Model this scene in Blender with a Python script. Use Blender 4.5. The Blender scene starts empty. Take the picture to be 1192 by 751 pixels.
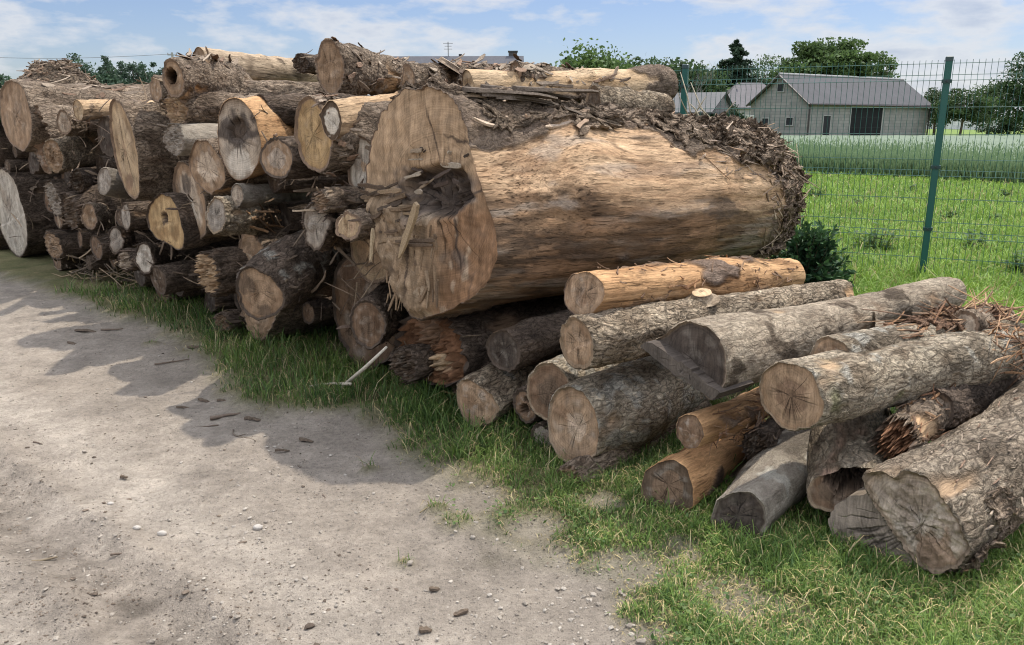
import bpy, math, random
import numpy as np
from mathutils import Vector, Matrix

random.seed(11)
RNG = np.random.default_rng(5)
scene = bpy.context.scene
COL = scene.collection
PI = math.pi

# ------------------------------------------------------------------ camera
W0, H0, FPX = 1192.0, 751.0, 928.0
CAM_H, PITCH = 1.55, math.radians(14.2)
CAM = np.array([0.0, 0.0, CAM_H])
cam_d = bpy.data.cameras.new('camera')
cam = bpy.data.objects.new('camera', cam_d)
COL.objects.link(cam)
cam_d.sensor_width = 36.0
cam_d.lens = 36.0 * FPX / W0
cam_d.clip_end = 3000
cam_d.clip_start = 0.05
cam.location = CAM
cam.rotation_euler = (PI / 2 - PITCH, 0, 0)
scene.camera = cam


def ray(px, py):
    u = (px - W0 / 2); v = (H0 / 2 - py)
    c, s = math.cos(PITCH), math.sin(PITCH)
    fy = FPX * c + v * s
    return np.array([u / fy, 1.0, (v * c - FPX * s) / fy])


def gnd(px, py, z=0.0):
    d = ray(px, py)
    return CAM + d * ((z - CAM_H) / d[2])


def at(px, py, Y):
    return CAM + ray(px, py) * Y


def project(p):
    q = np.asarray(p) - CAM
    c, s = math.cos(PITCH), math.sin(PITCH)
    dep = q[1] * c - q[2] * s
    up = q[1] * s + q[2] * c
    return W0 / 2 + FPX * q[0] / dep, H0 / 2 - FPX * up / dep


# the pile's front: a vertical plane; NF points into the pile, MF runs along its front
YAW0 = 43.1
NF = np.array([math.sin(math.radians(YAW0)), math.cos(math.radians(YAW0)), 0])
MF = np.array([NF[1], -NF[0], 0])
PF = np.array([-1.01, 4.55, 0])


def on_front(px, py, s=0.0):
    d = ray(px, py)
    t = (s + NF @ (PF - CAM * [1, 1, 0])) / (NF @ d)
    return CAM + d * t


def us(p):
    q = np.asarray(p)[..., :3] - PF
    return q @ MF, q @ NF


# ------------------------------------------------------------------ noise
def _hash(ix, iy, iz, seed):
    h = (ix.astype(np.uint32) * np.uint32(374761393) + iy.astype(np.uint32) * np.uint32(668265263)
         + iz.astype(np.uint32) * np.uint32(2147483647) + np.uint32((seed * 974711 + 12345) & 0xffffffff))
    h = (h ^ (h >> np.uint32(13))) * np.uint32(1274126177)
    h = (h ^ (h >> np.uint32(15))) * np.uint32(2246822519)
    return (h ^ (h >> np.uint32(16)))


def noise(p, seed=0):
    """smooth value-gradient noise in about -1..1"""
    p = np.asarray(p, dtype=np.float64)
    i = np.floor(p).astype(np.int64)
    f = p - i
    w = f * f * f * (f * (f * 6 - 15) + 10)
    out = 0
    for dx in (0, 1):
        for dy in (0, 1):
            for dz in (0, 1):
                h = _hash(i[..., 0] + dx, i[..., 1] + dy, i[..., 2] + dz, seed)
                gx = (h & np.uint32(255)).astype(float) / 127.5 - 1
                gy = ((h >> np.uint32(8)) & np.uint32(255)).astype(float) / 127.5 - 1
                gz = ((h >> np.uint32(16)) & np.uint32(255)).astype(float) / 127.5 - 1
                dot = gx * (f[..., 0] - dx) + gy * (f[..., 1] - dy) + gz * (f[..., 2] - dz)
                ww = ((w[..., 0] if dx else 1 - w[..., 0]) * (w[..., 1] if dy else 1 - w[..., 1])
                      * (w[..., 2] if dz else 1 - w[..., 2]))
                out = out + ww * dot
    return out * 1.5


def fbm(p, seed=0, o=3):
    r, a, n = 0, 1.0, 0
    p = np.asarray(p, float)
    for k in range(o):
        r = r + a * noise(p, seed + k * 17)
        n += a; a *= 0.5; p = p * 2.03
    return r / n * 1.3


def sstep(a, b, x):
    t = np.clip((x - a) / (b - a), 0, 1)
    return t * t * (3 - 2 * t)


def mixc(a, b, t):
    a = np.asarray(a, float); b = np.asarray(b, float)
    t = np.asarray(t)[..., None]
    return a * (1 - t) + b * t


# ------------------------------------------------------------------ mesh building
class MB:
    def __init__(self):
        self.v, self.f, self.c, self.m, self.n = [], [], [], [], 0
        self.crack = 0.5

    def add(self, v, f, col=(.5, .5, .5), bk=0.0):
        v = np.asarray(v, float).reshape(-1, 3)
        col = np.asarray(col, float)
        if col.ndim == 1:
            col = np.repeat(col[None, :], len(v), 0)
        self.v.append(v); self.c.append(col)
        self.m.append(np.full(len(v), bk) if np.isscalar(bk) else np.asarray(bk, float))
        o = self.n
        if isinstance(f, np.ndarray):
            self.f.append(f + o)
        else:
            by = {}
            for q in f:
                by.setdefault(len(q), []).append(q)
            for q in by.values():
                self.f.append(np.array(q) + o)
        self.n += len(v)
        return self

    def box(self, c, size, col=(.5, .5, .5), rot=None):
        s = np.array(size) / 2
        v = np.array([[x, y, z] for x in (-1, 1) for y in (-1, 1) for z in (-1, 1)]) * s
        if rot is not None:
            v = v @ np.array(rot).T
        self.add(v + np.array(c), [(0, 1, 3, 2), (4, 6, 7, 5), (0, 4, 5, 1), (2, 3, 7, 6), (0, 2, 6, 4), (1, 5, 7, 3)], col)
        return self

    def tube(self, pts, rad, n=6, col=(.5, .5, .5), cap=True):
        pts = np.asarray(pts, float)
        rad = np.full(len(pts), rad) if np.isscalar(rad) else np.asarray(rad)
        tan = np.gradient(pts, axis=0)
        tan /= np.linalg.norm(tan, axis=1)[:, None] + 1e-9
        ref = np.array([0, 0, 1.0]) if abs(tan[0][2]) < .9 else np.array([1.0, 0, 0])
        vs = []
        for p, t, r in zip(pts, tan, rad):
            a = np.cross(t, ref); a /= np.linalg.norm(a) + 1e-9
            b = np.cross(t, a)
            ang = np.arange(n) * 2 * PI / n
            vs.append(p + r * (np.cos(ang)[:, None] * a + np.sin(ang)[:, None] * b))
        f = []
        for i in range(len(pts) - 1):
            for j in range(n):
                k = (j + 1) % n
                f.append((i * n + j, i * n + k, (i + 1) * n + k, (i + 1) * n + j))
        if cap:
            f.append(tuple(range(n - 1, -1, -1)))
            f.append(tuple(range((len(pts) - 1) * n, len(pts) * n)))
        self.add(np.concatenate(vs), f, col)
        return self

    def build(self, name, mat, parent=None, smooth=False, rr=None):
        me = bpy.data.meshes.new(name)
        v = np.concatenate(self.v)
        me.vertices.add(len(v))
        me.vertices.foreach_set('co', v.ravel())
        tot = np.concatenate([np.full(len(a), a.shape[1]) for a in self.f])
        loops = np.concatenate([a.ravel() for a in self.f]).astype(np.int32)
        me.loops.add(len(loops))
        me.loops.foreach_set('vertex_index', loops)
        me.polygons.add(len(tot))
        st = np.concatenate([[0], np.cumsum(tot)[:-1]]).astype(np.int32)
        me.polygons.foreach_set('loop_start', st)
        me.polygons.foreach_set('loop_total', tot.astype(np.int32))
        me.polygons.foreach_set('use_smooth', np.full(len(tot), bool(smooth)))
        c = np.concatenate(self.c)
        at_ = me.attributes.new('col', 'FLOAT_COLOR', 'POINT')
        at_.data.foreach_set('color', np.concatenate([np.clip(c, 0, 1), np.full((len(c), 1), self.crack)], 1).ravel())
        bk = me.attributes.new('bk', 'FLOAT', 'POINT')
        bk.data.foreach_set('value', np.concatenate(self.m))
        if rr is not None:
            b2 = me.attributes.new('rr', 'FLOAT', 'POINT')
            b2.data.foreach_set('value', rr)
        me.materials.append(mat)
        me.update(calc_edges=True)
        ob = bpy.data.objects.new(name, me)
        COL.objects.link(ob)
        if parent is not None:
            ob.parent = parent
        return ob


def tag(o, label=None, cat=None, group=None, kind=None):
    if label: o['label'] = label
    if cat: o['category'] = cat
    if group: o['group'] = group
    if kind: o['kind'] = kind
    return o


def empty(name, loc, mat=None):
    o = bpy.data.objects.new(name, None)
    COL.objects.link(o)
    o.empty_display_size = .1
    if mat is not None:
        o.matrix_world = mat
    else:
        o.location = loc
    return o


# ------------------------------------------------------------------ materials
def newmat(name):
    m = bpy.data.materials.new(name)
    m.use_nodes = True
    nt = m.node_tree
    nt.nodes.clear()
    out = nt.nodes.new('ShaderNodeOutputMaterial')
    return m, nt, out


class NT:
    """small helper around a node tree"""
    def __init__(s, nt): s.t = nt

    def n(s, typ, ins=None, **kw):
        nd = s.t.nodes.new(typ)
        for k, v in kw.items(): setattr(nd, k, v)
        for k, v in (ins or {}).items():
            if hasattr(v, 'is_output') or isinstance(v, bpy.types.NodeSocket):
                s.t.links.new(v, nd.inputs[k])
            else:
                nd.inputs[k].default_value = v
        return nd

    def math(s, op, a, b=0.0, c=None, clamp=False):
        nd = s.t.nodes.new('ShaderNodeMath'); nd.operation = op; nd.use_clamp = clamp
        for i, v in enumerate((a, b) if c is None else (a, b, c)):
            if isinstance(v, bpy.types.NodeSocket): s.t.links.new(v, nd.inputs[i])
            else: nd.inputs[i].default_value = v
        return nd.outputs[0]

    def vmul(s, a, b):
        nd = s.t.nodes.new('ShaderNodeVectorMath'); nd.operation = 'MULTIPLY'
        s.t.links.new(a, nd.inputs[0])
        if isinstance(b, bpy.types.NodeSocket): s.t.links.new(b, nd.inputs[1])
        else: nd.inputs[1].default_value = b
        return nd.outputs[0]

    def vadd(s, a, b):
        nd = s.t.nodes.new('ShaderNodeVectorMath'); nd.operation = 'ADD'
        s.t.links.new(a, nd.inputs[0])
        if isinstance(b, bpy.types.NodeSocket): s.t.links.new(b, nd.inputs[1])
        else: nd.inputs[1].default_value = b
        return nd.outputs[0]

    def noise(s, vec, scale, detail=4, rough=.55):
        nd = s.n('ShaderNodeTexNoise', {'Vector': vec, 'Scale': scale, 'Detail': detail, 'Roughness': rough})
        return nd.outputs['Fac']

    def rng(s, x, a, b, c=0.0, d=1.0):
        nd = s.n('ShaderNodeMapRange', {0: x, 1: a, 2: b, 3: c, 4: d})
        nd.clamp = True
        return nd.outputs[0]

    def mixcol(s, f, a, b, mode='MIX'):
        nd = s.t.nodes.new('ShaderNodeMix'); nd.data_type = 'RGBA'; nd.blend_type = mode
        for i, v in ((0, f), (6, a), (7, b)):
            if isinstance(v, bpy.types.NodeSocket): s.t.links.new(v, nd.inputs[i])
            else: nd.inputs[i].default_value = v if i == 0 else (tuple(v) + (1,))[:4]
        return nd.outputs[2]

    def mulf(s, col, f):
        nd = s.t.nodes.new('ShaderNodeVectorMath'); nd.operation = 'SCALE'
        s.t.links.new(col, nd.inputs[0])
        if isinstance(f, bpy.types.NodeSocket): s.t.links.new(f, nd.inputs['Scale'])
        else: nd.inputs['Scale'].default_value = f
        return nd.outputs[0]


def attr(N, name):
    nd = N.n('ShaderNodeAttribute'); nd.attribute_name = name
    return nd


def obj_coord(N):
    tc = N.n('ShaderNodeTexCoord')
    oi = N.n('ShaderNodeObjectInfo')
    off = N.n('ShaderNodeCombineXYZ', {0: N.math('MULTIPLY', oi.outputs['Random'], 37.0),
                                       1: N.math('MULTIPLY', oi.outputs['Random'], 91.0), 2: 3.0})
    return tc.outputs['Object'], N.vadd(tc.outputs['Object'], off.outputs[0]), oi


def finish(N, out, col, rough=.9, bump=None, strength=.5, dist=.01, spec=.2):
    bs = N.n('ShaderNodeBsdfPrincipled')
    N.t.links.new(col, bs.inputs['Base Color'])
    if isinstance(rough, bpy.types.NodeSocket): N.t.links.new(rough, bs.inputs['Roughness'])
    else: bs.inputs['Roughness'].default_value = rough
    bs.inputs['Specular IOR Level'].default_value = spec
    if bump is not None:
        b = N.n('ShaderNodeBump', {'Height': bump, 'Strength': strength, 'Distance': dist})
        N.t.links.new(b.outputs[0], bs.inputs['Normal'])
    N.t.links.new(bs.outputs[0], out.inputs[0])
    return bs


def mat_side():
    m, nt, out = newmat('log_side'); N = NT(nt)
    raw, p, oi = obj_coord(N)
    ca = attr(N, 'col'); col = ca.outputs['Color']; crk = ca.outputs['Alpha']; bk = attr(N, 'bk').outputs['Fac']
    warp = N.n('ShaderNodeTexNoise', {'Vector': p, 'Scale': 9.0, 'Detail': 3.0})
    wc = warp.outputs['Color']
    gv = N.vadd(N.vmul(p, (5, 75, 75)), N.vmul(wc, (0, 5.0, 5.0)))
    grain = N.noise(gv, 1.0, 5, .68)
    grain2 = N.noise(N.vadd(N.vmul(p, (1.8, 24, 24)), N.vmul(wc, (0, 3.0, 3.0))), 1.0, 5, .65)
    check = N.noise(N.vadd(N.vmul(p, (2.2, 95, 95)), N.vmul(wc, (0, 1.0, 1.0))), 1.0, 3, .6)
    chk = N.rng(check, .34, .42)
    chk = N.math('MAXIMUM', chk, N.rng(N.noise(p, 3.5, 3, .6), .42, .58, 1.0, 0.0))
    wv = N.vadd(N.vmul(p, (15, 40, 40)), N.vmul(wc, (1.7, 1.7, 1.7)))
    vor = N.n('ShaderNodeTexVoronoi', {'Vector': wv, 'Scale': 1.0}); vor.feature = 'DISTANCE_TO_EDGE'
    crack = N.rng(vor.outputs['Distance'], 0.0, .24)
    rv = N.vadd(N.vmul(p, (11, 52, 52)), N.vmul(wc, (5.0, 9.0, 9.0)))
    rid = N.rng(N.math('ABSOLUTE', N.math('SUBTRACT', N.noise(rv, 1.0, 4, .6), .5)), 0.0, .13)
    crack = N.n('ShaderNodeMix', {0: .55, 2: crack, 3: rid}).outputs[0]
    crack = N.n('ShaderNodeMix', {0: crk, 2: .8, 3: crack}).outputs[0]
    fine = N.noise(p, 150, 5, .75)
    mid = N.noise(p, 26, 5, .65)
    big = N.noise(p, 7, 4, .6)
    grain3 = N.noise(N.vadd(N.vmul(p, (4, 170, 170)), N.vmul(wc, (0, 3.0, 3.0))), 1.0, 4, .7)
    f_bare = N.math('ADD', N.math('MULTIPLY', grain, .9), N.math('ADD', N.math('MULTIPLY', grain2, .65), N.math('MULTIPLY', grain3, .9)))
    f_bare = N.math('ADD', f_bare, N.math('MULTIPLY', big, .35))
    f_bare = N.rng(f_bare, 1.02, 1.78, .40, 1.48)
    f_bare = N.math('MULTIPLY', f_bare, N.rng(chk, 0.0, 1.0, .55, 1.0))
    f_bark = N.math('ADD', .55, N.math('ADD', N.math('MULTIPLY', fine, .75), N.math('MULTIPLY', mid, .55)))
    f_bark = N.math('ADD', f_bark, N.math('MULTIPLY', big, .5))
    f_bark = N.rng(f_bark, .95, 1.85, .34, 1.75)
    f_bark = N.math('MULTIPLY', f_bark, N.rng(crack, 0.0, .75, .16, 1.16))
    f = N.n('ShaderNodeMix', {0: bk, 2: f_bare, 3: f_bark}).outputs[0]
    hb = N.math('ADD', N.math('ADD', N.math('MULTIPLY', grain, .35), N.math('MULTIPLY', fine, .14)), N.math('MULTIPLY', chk, .5))
    hk = N.math('ADD', N.math('MULTIPLY', crack, 1.1), N.math('ADD', N.math('MULTIPLY', mid, .9), N.math('MULTIPLY', fine, .7)))
    h = N.n('ShaderNodeMix', {0: bk, 2: hb, 3: hk}).outputs[0]
    finish(N, out, N.mulf(col, f), .92, h, 1.0, .025, .1)
    return m


def mat_cut():
    m, nt, out = newmat('cut_wood'); N = NT(nt)
    raw, p, oi = obj_coord(N)
    col = attr(N, 'col').outputs['Color']; rr = attr(N, 'rr').outputs['Fac']
    sep = N.n('ShaderNodeSeparateXYZ', {0: raw})
    yz = N.n('ShaderNodeCombineXYZ', {0: 0.0, 1: sep.outputs[1], 2: sep.outputs[2]}).outputs[0]
    wob = N.noise(p, 7, 3, .5)
    ln = N.n('ShaderNodeVectorMath', {0: yz}); ln.operation = 'LENGTH'
    rad = N.math('ADD', ln.outputs['Value'], N.math('MULTIPLY', wob, .03))
    ring = N.math('SINE', N.math('MULTIPLY', rad, 520.0))
    ring2 = N.noise(N.n('ShaderNodeCombineXYZ', {0: N.math('MULTIPLY', rad, 130.0), 1: oi.outputs['Random']}).outputs[0], 1.0, 3, .6)
    nm = N.n('ShaderNodeVectorMath', {0: yz}); nm.operation = 'NORMALIZE'
    seedv = N.n('ShaderNodeCombineXYZ', {0: N.math('MULTIPLY', oi.outputs['Random'], 50.0)}).outputs[0]
    cv = N.vadd(N.vadd(N.vmul(nm.outputs[0], (2.1, 2.1, 2.1)), N.vmul(N.n('ShaderNodeTexNoise', {'Vector': p, 'Scale': 14.0}).outputs['Color'], (.25, .25, .25))), seedv)
    cn = N.noise(cv, 1.35, 1.5, .5)
    wdt = N.rng(rr, 0.0, .95, .030, .008)
    ck = N.math('SUBTRACT', 1.0, N.math('DIVIDE', N.math('ABSOLUTE', N.math('SUBTRACT', cn, .5)), wdt), clamp=True)
    lim = N.math('ADD', rr, N.math('MULTIPLY', N.noise(p, 5, 2, .5), .7))
    off_ = N.math('MULTIPLY', N.math('FRACT', N.math('MULTIPLY', oi.outputs['Random'], 7.31)), .45)
    ck = N.math('MULTIPLY', ck, N.rng(N.math('ADD', lim, off_), .85, 1.3, 1.0, 0.0))
    saw = N.noise(N.vmul(p, (3, 160, 9)), 1.0, 3, .6)
    saw2 = N.noise(N.vmul(p, (3, 28, 4)), 1.0, 4, .6)
    blot = N.noise(p, 16, 4, .6)
    fine = N.noise(p, 170, 4, .7)
    f = N.math('ADD', -.78, N.math('ADD', N.math('MULTIPLY', saw, .95), N.math('MULTIPLY', fine, .80)))
    f = N.math('ADD', f, N.math('ADD', N.math('MULTIPLY', saw2, .72), N.math('MULTIPLY', blot, 1.1)))
    f = N.math('ADD', f, N.math('MULTIPLY', ring, .05))
    f = N.math('ADD', f, N.math('MULTIPLY', N.math('SUBTRACT', ring2, .5), .72))
    f = N.math('MAXIMUM', f, .2)
    f = N.math('MULTIPLY', f, N.rng(ck, 0.0, 1.0, 1.0, .22))
    h = N.math('ADD', N.math('MULTIPLY', saw, .5), N.math('SUBTRACT', N.math('MULTIPLY', fine, .4), N.math('MULTIPLY', ck, 2.0)))
    finish(N, out, N.mulf(col, f), .9, h, .6, .006, .15)
    return m


def mat_plain(name='plain', scale=60.0, lo=.6, hi=1.35, rough=.85, bump=.4, spec=.2):
    m, nt, out = newmat(name); N = NT(nt)
    raw, p, oi = obj_coord(N)
    col = attr(N, 'col').outputs['Color']
    n1 = N.noise(p, scale, 5, .65)
    f = N.rng(n1, .25, .75, lo, hi)
    finish(N, out, N.mulf(col, f), rough, n1, bump, .01, spec)
    return m


def mat_leaf(name, trans=.35, rough=.6, spec=.25):
    m, nt, out = newmat(name); N = NT(nt)
    col = attr(N, 'col').outputs['Color']
    bs = N.n('ShaderNodeBsdfPrincipled', {'Base Color': col, 'Roughness': rough})
    bs.inputs['Specular IOR Level'].default_value = spec
    tr = N.n('ShaderNodeBsdfTranslucent', {'Color': col})
    mx = N.n('ShaderNodeMixShader', {0: trans, 1: bs.outputs[0], 2: tr.outputs[0]})
    nt.links.new(mx.outputs[0], out.inputs[0])
    return m


M_SIDE = mat_side()
M_CUT = mat_cut()
M_FLAKE = mat_plain('bark_flake', 90, .55, 1.4, .92, .7, .1)
M_SPLINT = mat_plain('splintered_wood', 110, .6, 1.35, .85, .7, .15)
M_TWIG = mat_plain('twig', 80, .7, 1.25)
M_LEAF = mat_leaf('leaf')
M_GRASS = mat_leaf('grass_blade', .3, .55, .3)
M_NEEDLE = mat_leaf('needle', .15)
M_STONE = mat_plain('stone', 120, .75, 1.2)
M_METAL = mat_plain('green_coated_steel', 200, .93, 1.07, .38, .02, .5)
# ------------------------------------------------------------------ logs
C = dict(
    tan=(.37, .25, .155), pale=(.44, .345, .25), grey=(.34, .285, .225), yellow=(.49, .33, .165), brown=(.21, .135, .085),
    dark=(.085, .066, .052), red=(.27, .14, .075), orange=(.47, .27, .13), white=(.55, .48, .385), umber=(.13, .09, .06),
    sand=(.50, .345, .205), straw=(.51, .37, .225),
)
# style: barkA, barkB, bareA, bareB, bark cover, ridge amplitude, ridge size, bark thickness
STY = dict(
    rough=((.19, .132, .09), (.42, .325, .235), C['sand'], C['orange'], .84, .017, 1.0, .016),
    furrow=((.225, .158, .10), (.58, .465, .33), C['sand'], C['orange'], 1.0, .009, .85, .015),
    dark=((.085, .063, .047), (.23, .17, .125), C['brown'], C['tan'], .86, .016, 1.0, .012),
    grey=((.19, .155, .12), (.40, .345, .27), C['tan'], C['pale'], 1.15, .005, 1.6, .006),
    smooth=((.22, .165, .115), (.52, .425, .31), C['tan'], C['sand'], .80, .006, 1.4, .006),
    lichen=((.24, .175, .115), (.62, .52, .38), C['tan'], C['sand'], .86, .006, 1.1, .010),
    weath=((.21, .155, .108), (.53, .43, .315), C['tan'], C['sand'], .95, .009, 1.0, .013),
    bare=((.15, .105, .075), (.27, .205, .15), (.52, .37, .225), (.41, .265, .15), .18, .008, 1.0, .010),
    orange=((.15, .10, .07), (.27, .2, .15), (.53, .33, .17), (.40, .215, .10), .22, .008, 1.0, .009),
    greybare=((.14, .11, .09), (.25, .21, .18), (.36, .32, .27), (.27, .225, .18), .15, .006, 1.0, .006),
)
CRK = dict(rough=.9, furrow=1.0, dark=.8, grey=.25, smooth=.22, lichen=.85, weath=.9, bare=.6, orange=.5, greybare=.3)
LOGS = []          # for packing: (u, z, r)
LOG_N = [0]


def frame(C0, X):
    X = X / np.linalg.norm(X)
    Z = np.array([0, 0, 1.0]); Z = Z - X * (Z @ X); Z /= np.linalg.norm(Z)
    Y = np.cross(Z, X)
    R = np.stack([X, Y, Z], 1)
    M = Matrix.Identity(4)
    for i in range(3):
        for j in range(3):
            M[i][j] = R[i, j]
        M[i][3] = C0[i]
    return R, M


def log_axis(C0, o):
    if 'far' in o:
        d = ray(*o['far']); L = o.get('L', 2.4)
        q = C0 - CAM
        a, b, c = d @ d, -2 * d @ q, q @ q - L * L
        D = b * b - 4 * a * c
        t = (-b + math.sqrt(D)) / (2 * a) if D > 0 else -b / (2 * a)
        F = CAM + d * t
        return F - C0
    y = math.radians(o.get('yaw', YAW0)); p = math.radians(o.get('pit', 0))
    return o.get('L', 2.4) * np.array([math.sin(y) * math.cos(p), math.cos(y) * math.cos(p), math.sin(p)])


def make_log(cx, cy, b, a=None, lab='log', sty='rough', fc='tan', name='log', cat='log', grp='logs stacked in the pile', **o):
    seed = LOG_N[0] = LOG_N[0] + 1
    if 'pos' in o:
        C0 = np.array(o['pos'], float)
    else:
        C0 = on_front(cx, cy, o.get('s', 0.0))
    X = log_axis(C0, o)
    L = np.linalg.norm(X)
    R, M = frame(C0, X)
    d = C0 - CAM
    dep = d[1] * math.cos(PITCH) - d[2] * math.sin(PITCH)
    r0 = o['r'] if 'r' in o else b * dep / FPX
    ex = 1.0
    if a is not None and grp == 'logs stacked in the pile':
        a = a * .86
    if a is not None:
        dh = d[:2] / np.linalg.norm(d[:2]); xh = R[:2, 0] / np.linalg.norm(R[:2, 0])
        fo = abs(dh @ xh)
        ex = float(np.clip(a / (b * max(fo, .1)), .52, 1.6))
    root = empty(name, None, M)
    tag(root, lab, cat, grp)
    u, s = us(C0)
    LOGS.append((u, C0[2], r0 * (1 + ex) / 2))

    big = r0 > .3
    near = grp == 'thin logs laid beside the pile'
    NA = 300 if r0 > .45 else (112 if near else (96 if big else 72))
    step = (.0125 if near or r0 > .45 else .02) if not o.get('lowres') else .06
    NXr = int(np.clip(L / step, 24, 300 if r0 > .45 else 190))
    th = np.arange(NA) * 2 * PI / NA
    # near outline
    if 'out' in o:
        pl = []
        for q in o['out']:
            dd = ray(*q)
            t = (R[:, 0] @ (C0 - CAM)) / (R[:, 0] @ dd)
            w = R.T @ (CAM + dd * t - C0)
            pl.append((w[1], w[2]))
        pl = np.array(pl)
        ta = np.unwrap(np.arctan2(pl[:, 1], pl[:, 0])); ra = np.hypot(pl[:, 0], pl[:, 1])
        if ta[-1] < ta[0]: ta, ra = ta[::-1], ra[::-1]
        # dense polygon then resample by angle
        P2 = np.concatenate([np.linspace(pl[i], pl[(i + 1) % len(pl)], 12, endpoint=False) for i in range(len(pl))])
        tt = np.arctan2(P2[:, 1], P2[:, 0]); rr_ = np.hypot(P2[:, 0], P2[:, 1])
        k = np.argsort(tt)
        rout = np.interp(th, np.concatenate([tt[k] - 2 * PI, tt[k], tt[k] + 2 * PI]), np.tile(rr_[k], 3), period=None)
        rout = np.interp(np.mod(th + PI, 2 * PI) - PI, np.concatenate([tt[k] - 2 * PI, tt[k], tt[k] + 2 * PI]), np.tile(rr_[k], 3))
        # light smoothing
        for _ in range(o.get('outsm', 2)):
            rout = (np.roll(rout, 1) + rout * 2 + np.roll(rout, -1)) / 4
        keep = o.get('outkeep', .7)
    else:
        rout = r0 / np.sqrt((np.cos(th) / ex) ** 2 + np.sin(th) ** 2)
        keep = None
    if keep is None:
        cv_ = np.stack([np.cos(th), np.sin(th), np.full(NA, seed * 3.7)], -1)
        rout = rout * (1 + o.get('irr', .085) * noise(cv_ * 1.1, 61) + .05 * noise(cv_ * 2.3, 62) + .015 * noise(cv_ * 6, 63))
    r1 = o.get('r1', r0 * o.get('tap', .92))
    if 'r1px' in o:
        Fp = C0 + X - CAM
        r1 = o['r1px'] * (Fp[1] * math.cos(PITCH) - Fp[2] * math.sin(PITCH)) / FPX
    bA, bB, wA, wB, cover, amp, rsz, bt = STY[sty]
    cover = o.get('cover', cover)
    amp = o.get('amp', amp)
    wA = np.array(o.get('wA', wA)); wB = np.array(o.get('wB', wB))

    def profile(x, t):
        """smooth radius at x (m), angle index array t"""
        q = np.clip(x / L, 0, 1)
        if keep is not None:
            w = 1 - sstep(0, keep, q)
        else:
            w = 1 - q
        base = rout * w + (o.get('rmid', r1) * (1 - q) + r1 * q) * (1 - w) if keep is not None else rout * w + r1 * (1 - w)
        if 'bulge' in o:
            for (qx, bw, ba) in o['bulge']:
                base = base * (1 + ba * np.exp(-((q - qx) / bw) ** 2))
        return base

    # ring positions: denser near the cut end
    xs = np.concatenate([[0, .004], .004 + np.linspace(0, 1, NXr)[1:] ** 1.0 * (L - .004)])
    brk, brkf = o.get('brk', 0), o.get('brkf', 0)
    kx, kz = o.get('cut', (random.uniform(-.06, .06), random.uniform(-.1, .06)))
    cs, sn = np.cos(th), np.sin(th)
    rough_edge = o.get('edge', .012)

    def endshift(yy, zz):
        s_ = kx * yy + kz * zz
        if brk:
            q = np.stack([np.zeros_like(yy), yy * 9 / max(r0, .1) * .6, zz * 9 / max(r0, .1) * .6], -1)
            s_ = s_ - brk * (np.abs(fbm(q, seed + 3, 3)) * 1.7 - .3) - brk * .45 * noise(q * np.array([1, 5.0, 1.6]), seed + 4)
        return s_

    nr = len(xs)
    base = np.concatenate([profile(x_, th) for x_ in xs])
    x = np.repeat(xs, NA)
    csr, snr = cs, sn
    cs, sn = np.tile(cs, nr), np.tile(sn, nr)
    first = np.zeros(nr * NA, bool); first[:NA] = True
    p = np.stack([x, base * cs, base * sn], -1)
    lowf = fbm(p * np.array([1.4, 2.2, 2.2]) / max(r0 * 3.5, .35), seed, 2)
    rad = base * (1 + o.get('wob', .085) * lowf)
    kr = random.Random(seed * 31)
    for _ in range(o.get('knots', 3)):
        kx_, ka_, kw_ = kr.uniform(.1, .95) * L, kr.uniform(0, 2 * PI), r0 * kr.uniform(.25, .6)
        dd_ = ((x - kx_) ** 2 + (r0 * 2 * np.sin((np.arctan2(sn, cs) - ka_) / 2)) ** 2) / kw_ ** 2
        rad = rad + r0 * kr.uniform(.05, .20) * np.exp(-dd_)
    mm = fbm(p * np.array([2.3, 4.5, 4.5]) * (.16 / max(min(r0, .3), .08)) ** .5, seed + 40, 4)
    c2 = o['coverf'](x, L, cs, sn, p) if 'coverf' in o else cover
    m_ = sstep(-.12, .12, mm * .8 + (c2 - .5))
    rp = p * np.array([9, 30, 30]) * rsz
    wv = fbm(p * np.array([10, 14, 14]), seed + 60, 2)
    rdg = 1 - np.abs(noise(rp + wv[:, None] * 1.3, seed + 70)) * 1.6
    rdg2 = 1 - np.abs(noise(rp * 2.1 + 5, seed + 75)) * 1.6
    ridge = np.clip(.6 * rdg + .4 * rdg2, -.6, 1)
    gr = noise(p * np.array([3, 40, 40]), seed + 80)
    clump = fbm(p * np.array([7, 9, 9]), seed + 85, 2)
    dr = m_ * (bt + amp * (ridge - .5) + amp * 1.1 * clump * o.get('clump', .6)) + (1 - m_) * (.0022 * gr + o.get('groove', .002) * fbm(p * np.array([.8, 13, 13]), seed + 81, 3))
    rad2 = np.where(first, rad + dr * .8 - .003 + rough_edge * noise(p * 30, seed + 9) * .5 * m_, rad + dr)
    if o.get('fray'):
        rad2 = rad2 * (1 - .35 * np.clip((x - L + .25) / .25, 0, 1) * np.abs(noise(p * 16, seed + 31)))
    zz0 = np.zeros_like(x)
    ramp = np.minimum(1, x / .4)
    wobx = .20 * r0 * o.get('bend', 1) * noise(np.stack([x * 1.1 + seed * 3.3, zz0, zz0], -1), seed + 5) * ramp
    wobz = .16 * r0 * o.get('bend', 1) * noise(np.stack([x * 1.1, zz0 + seed * 1.7, zz0 + 4], -1), seed + 6) * ramp
    yy, zz = rad2 * cs, rad2 * sn
    fade = np.exp(-x / max(.5 * r0, .05))
    xx = x + endshift(yy, zz) * fade
    if brkf:
        xx = xx + np.clip((x - L + .3) / .3, 0, 1) * brkf * noise(np.stack([zz0, cs * 4, sn * 4], -1), seed + 12)
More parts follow.
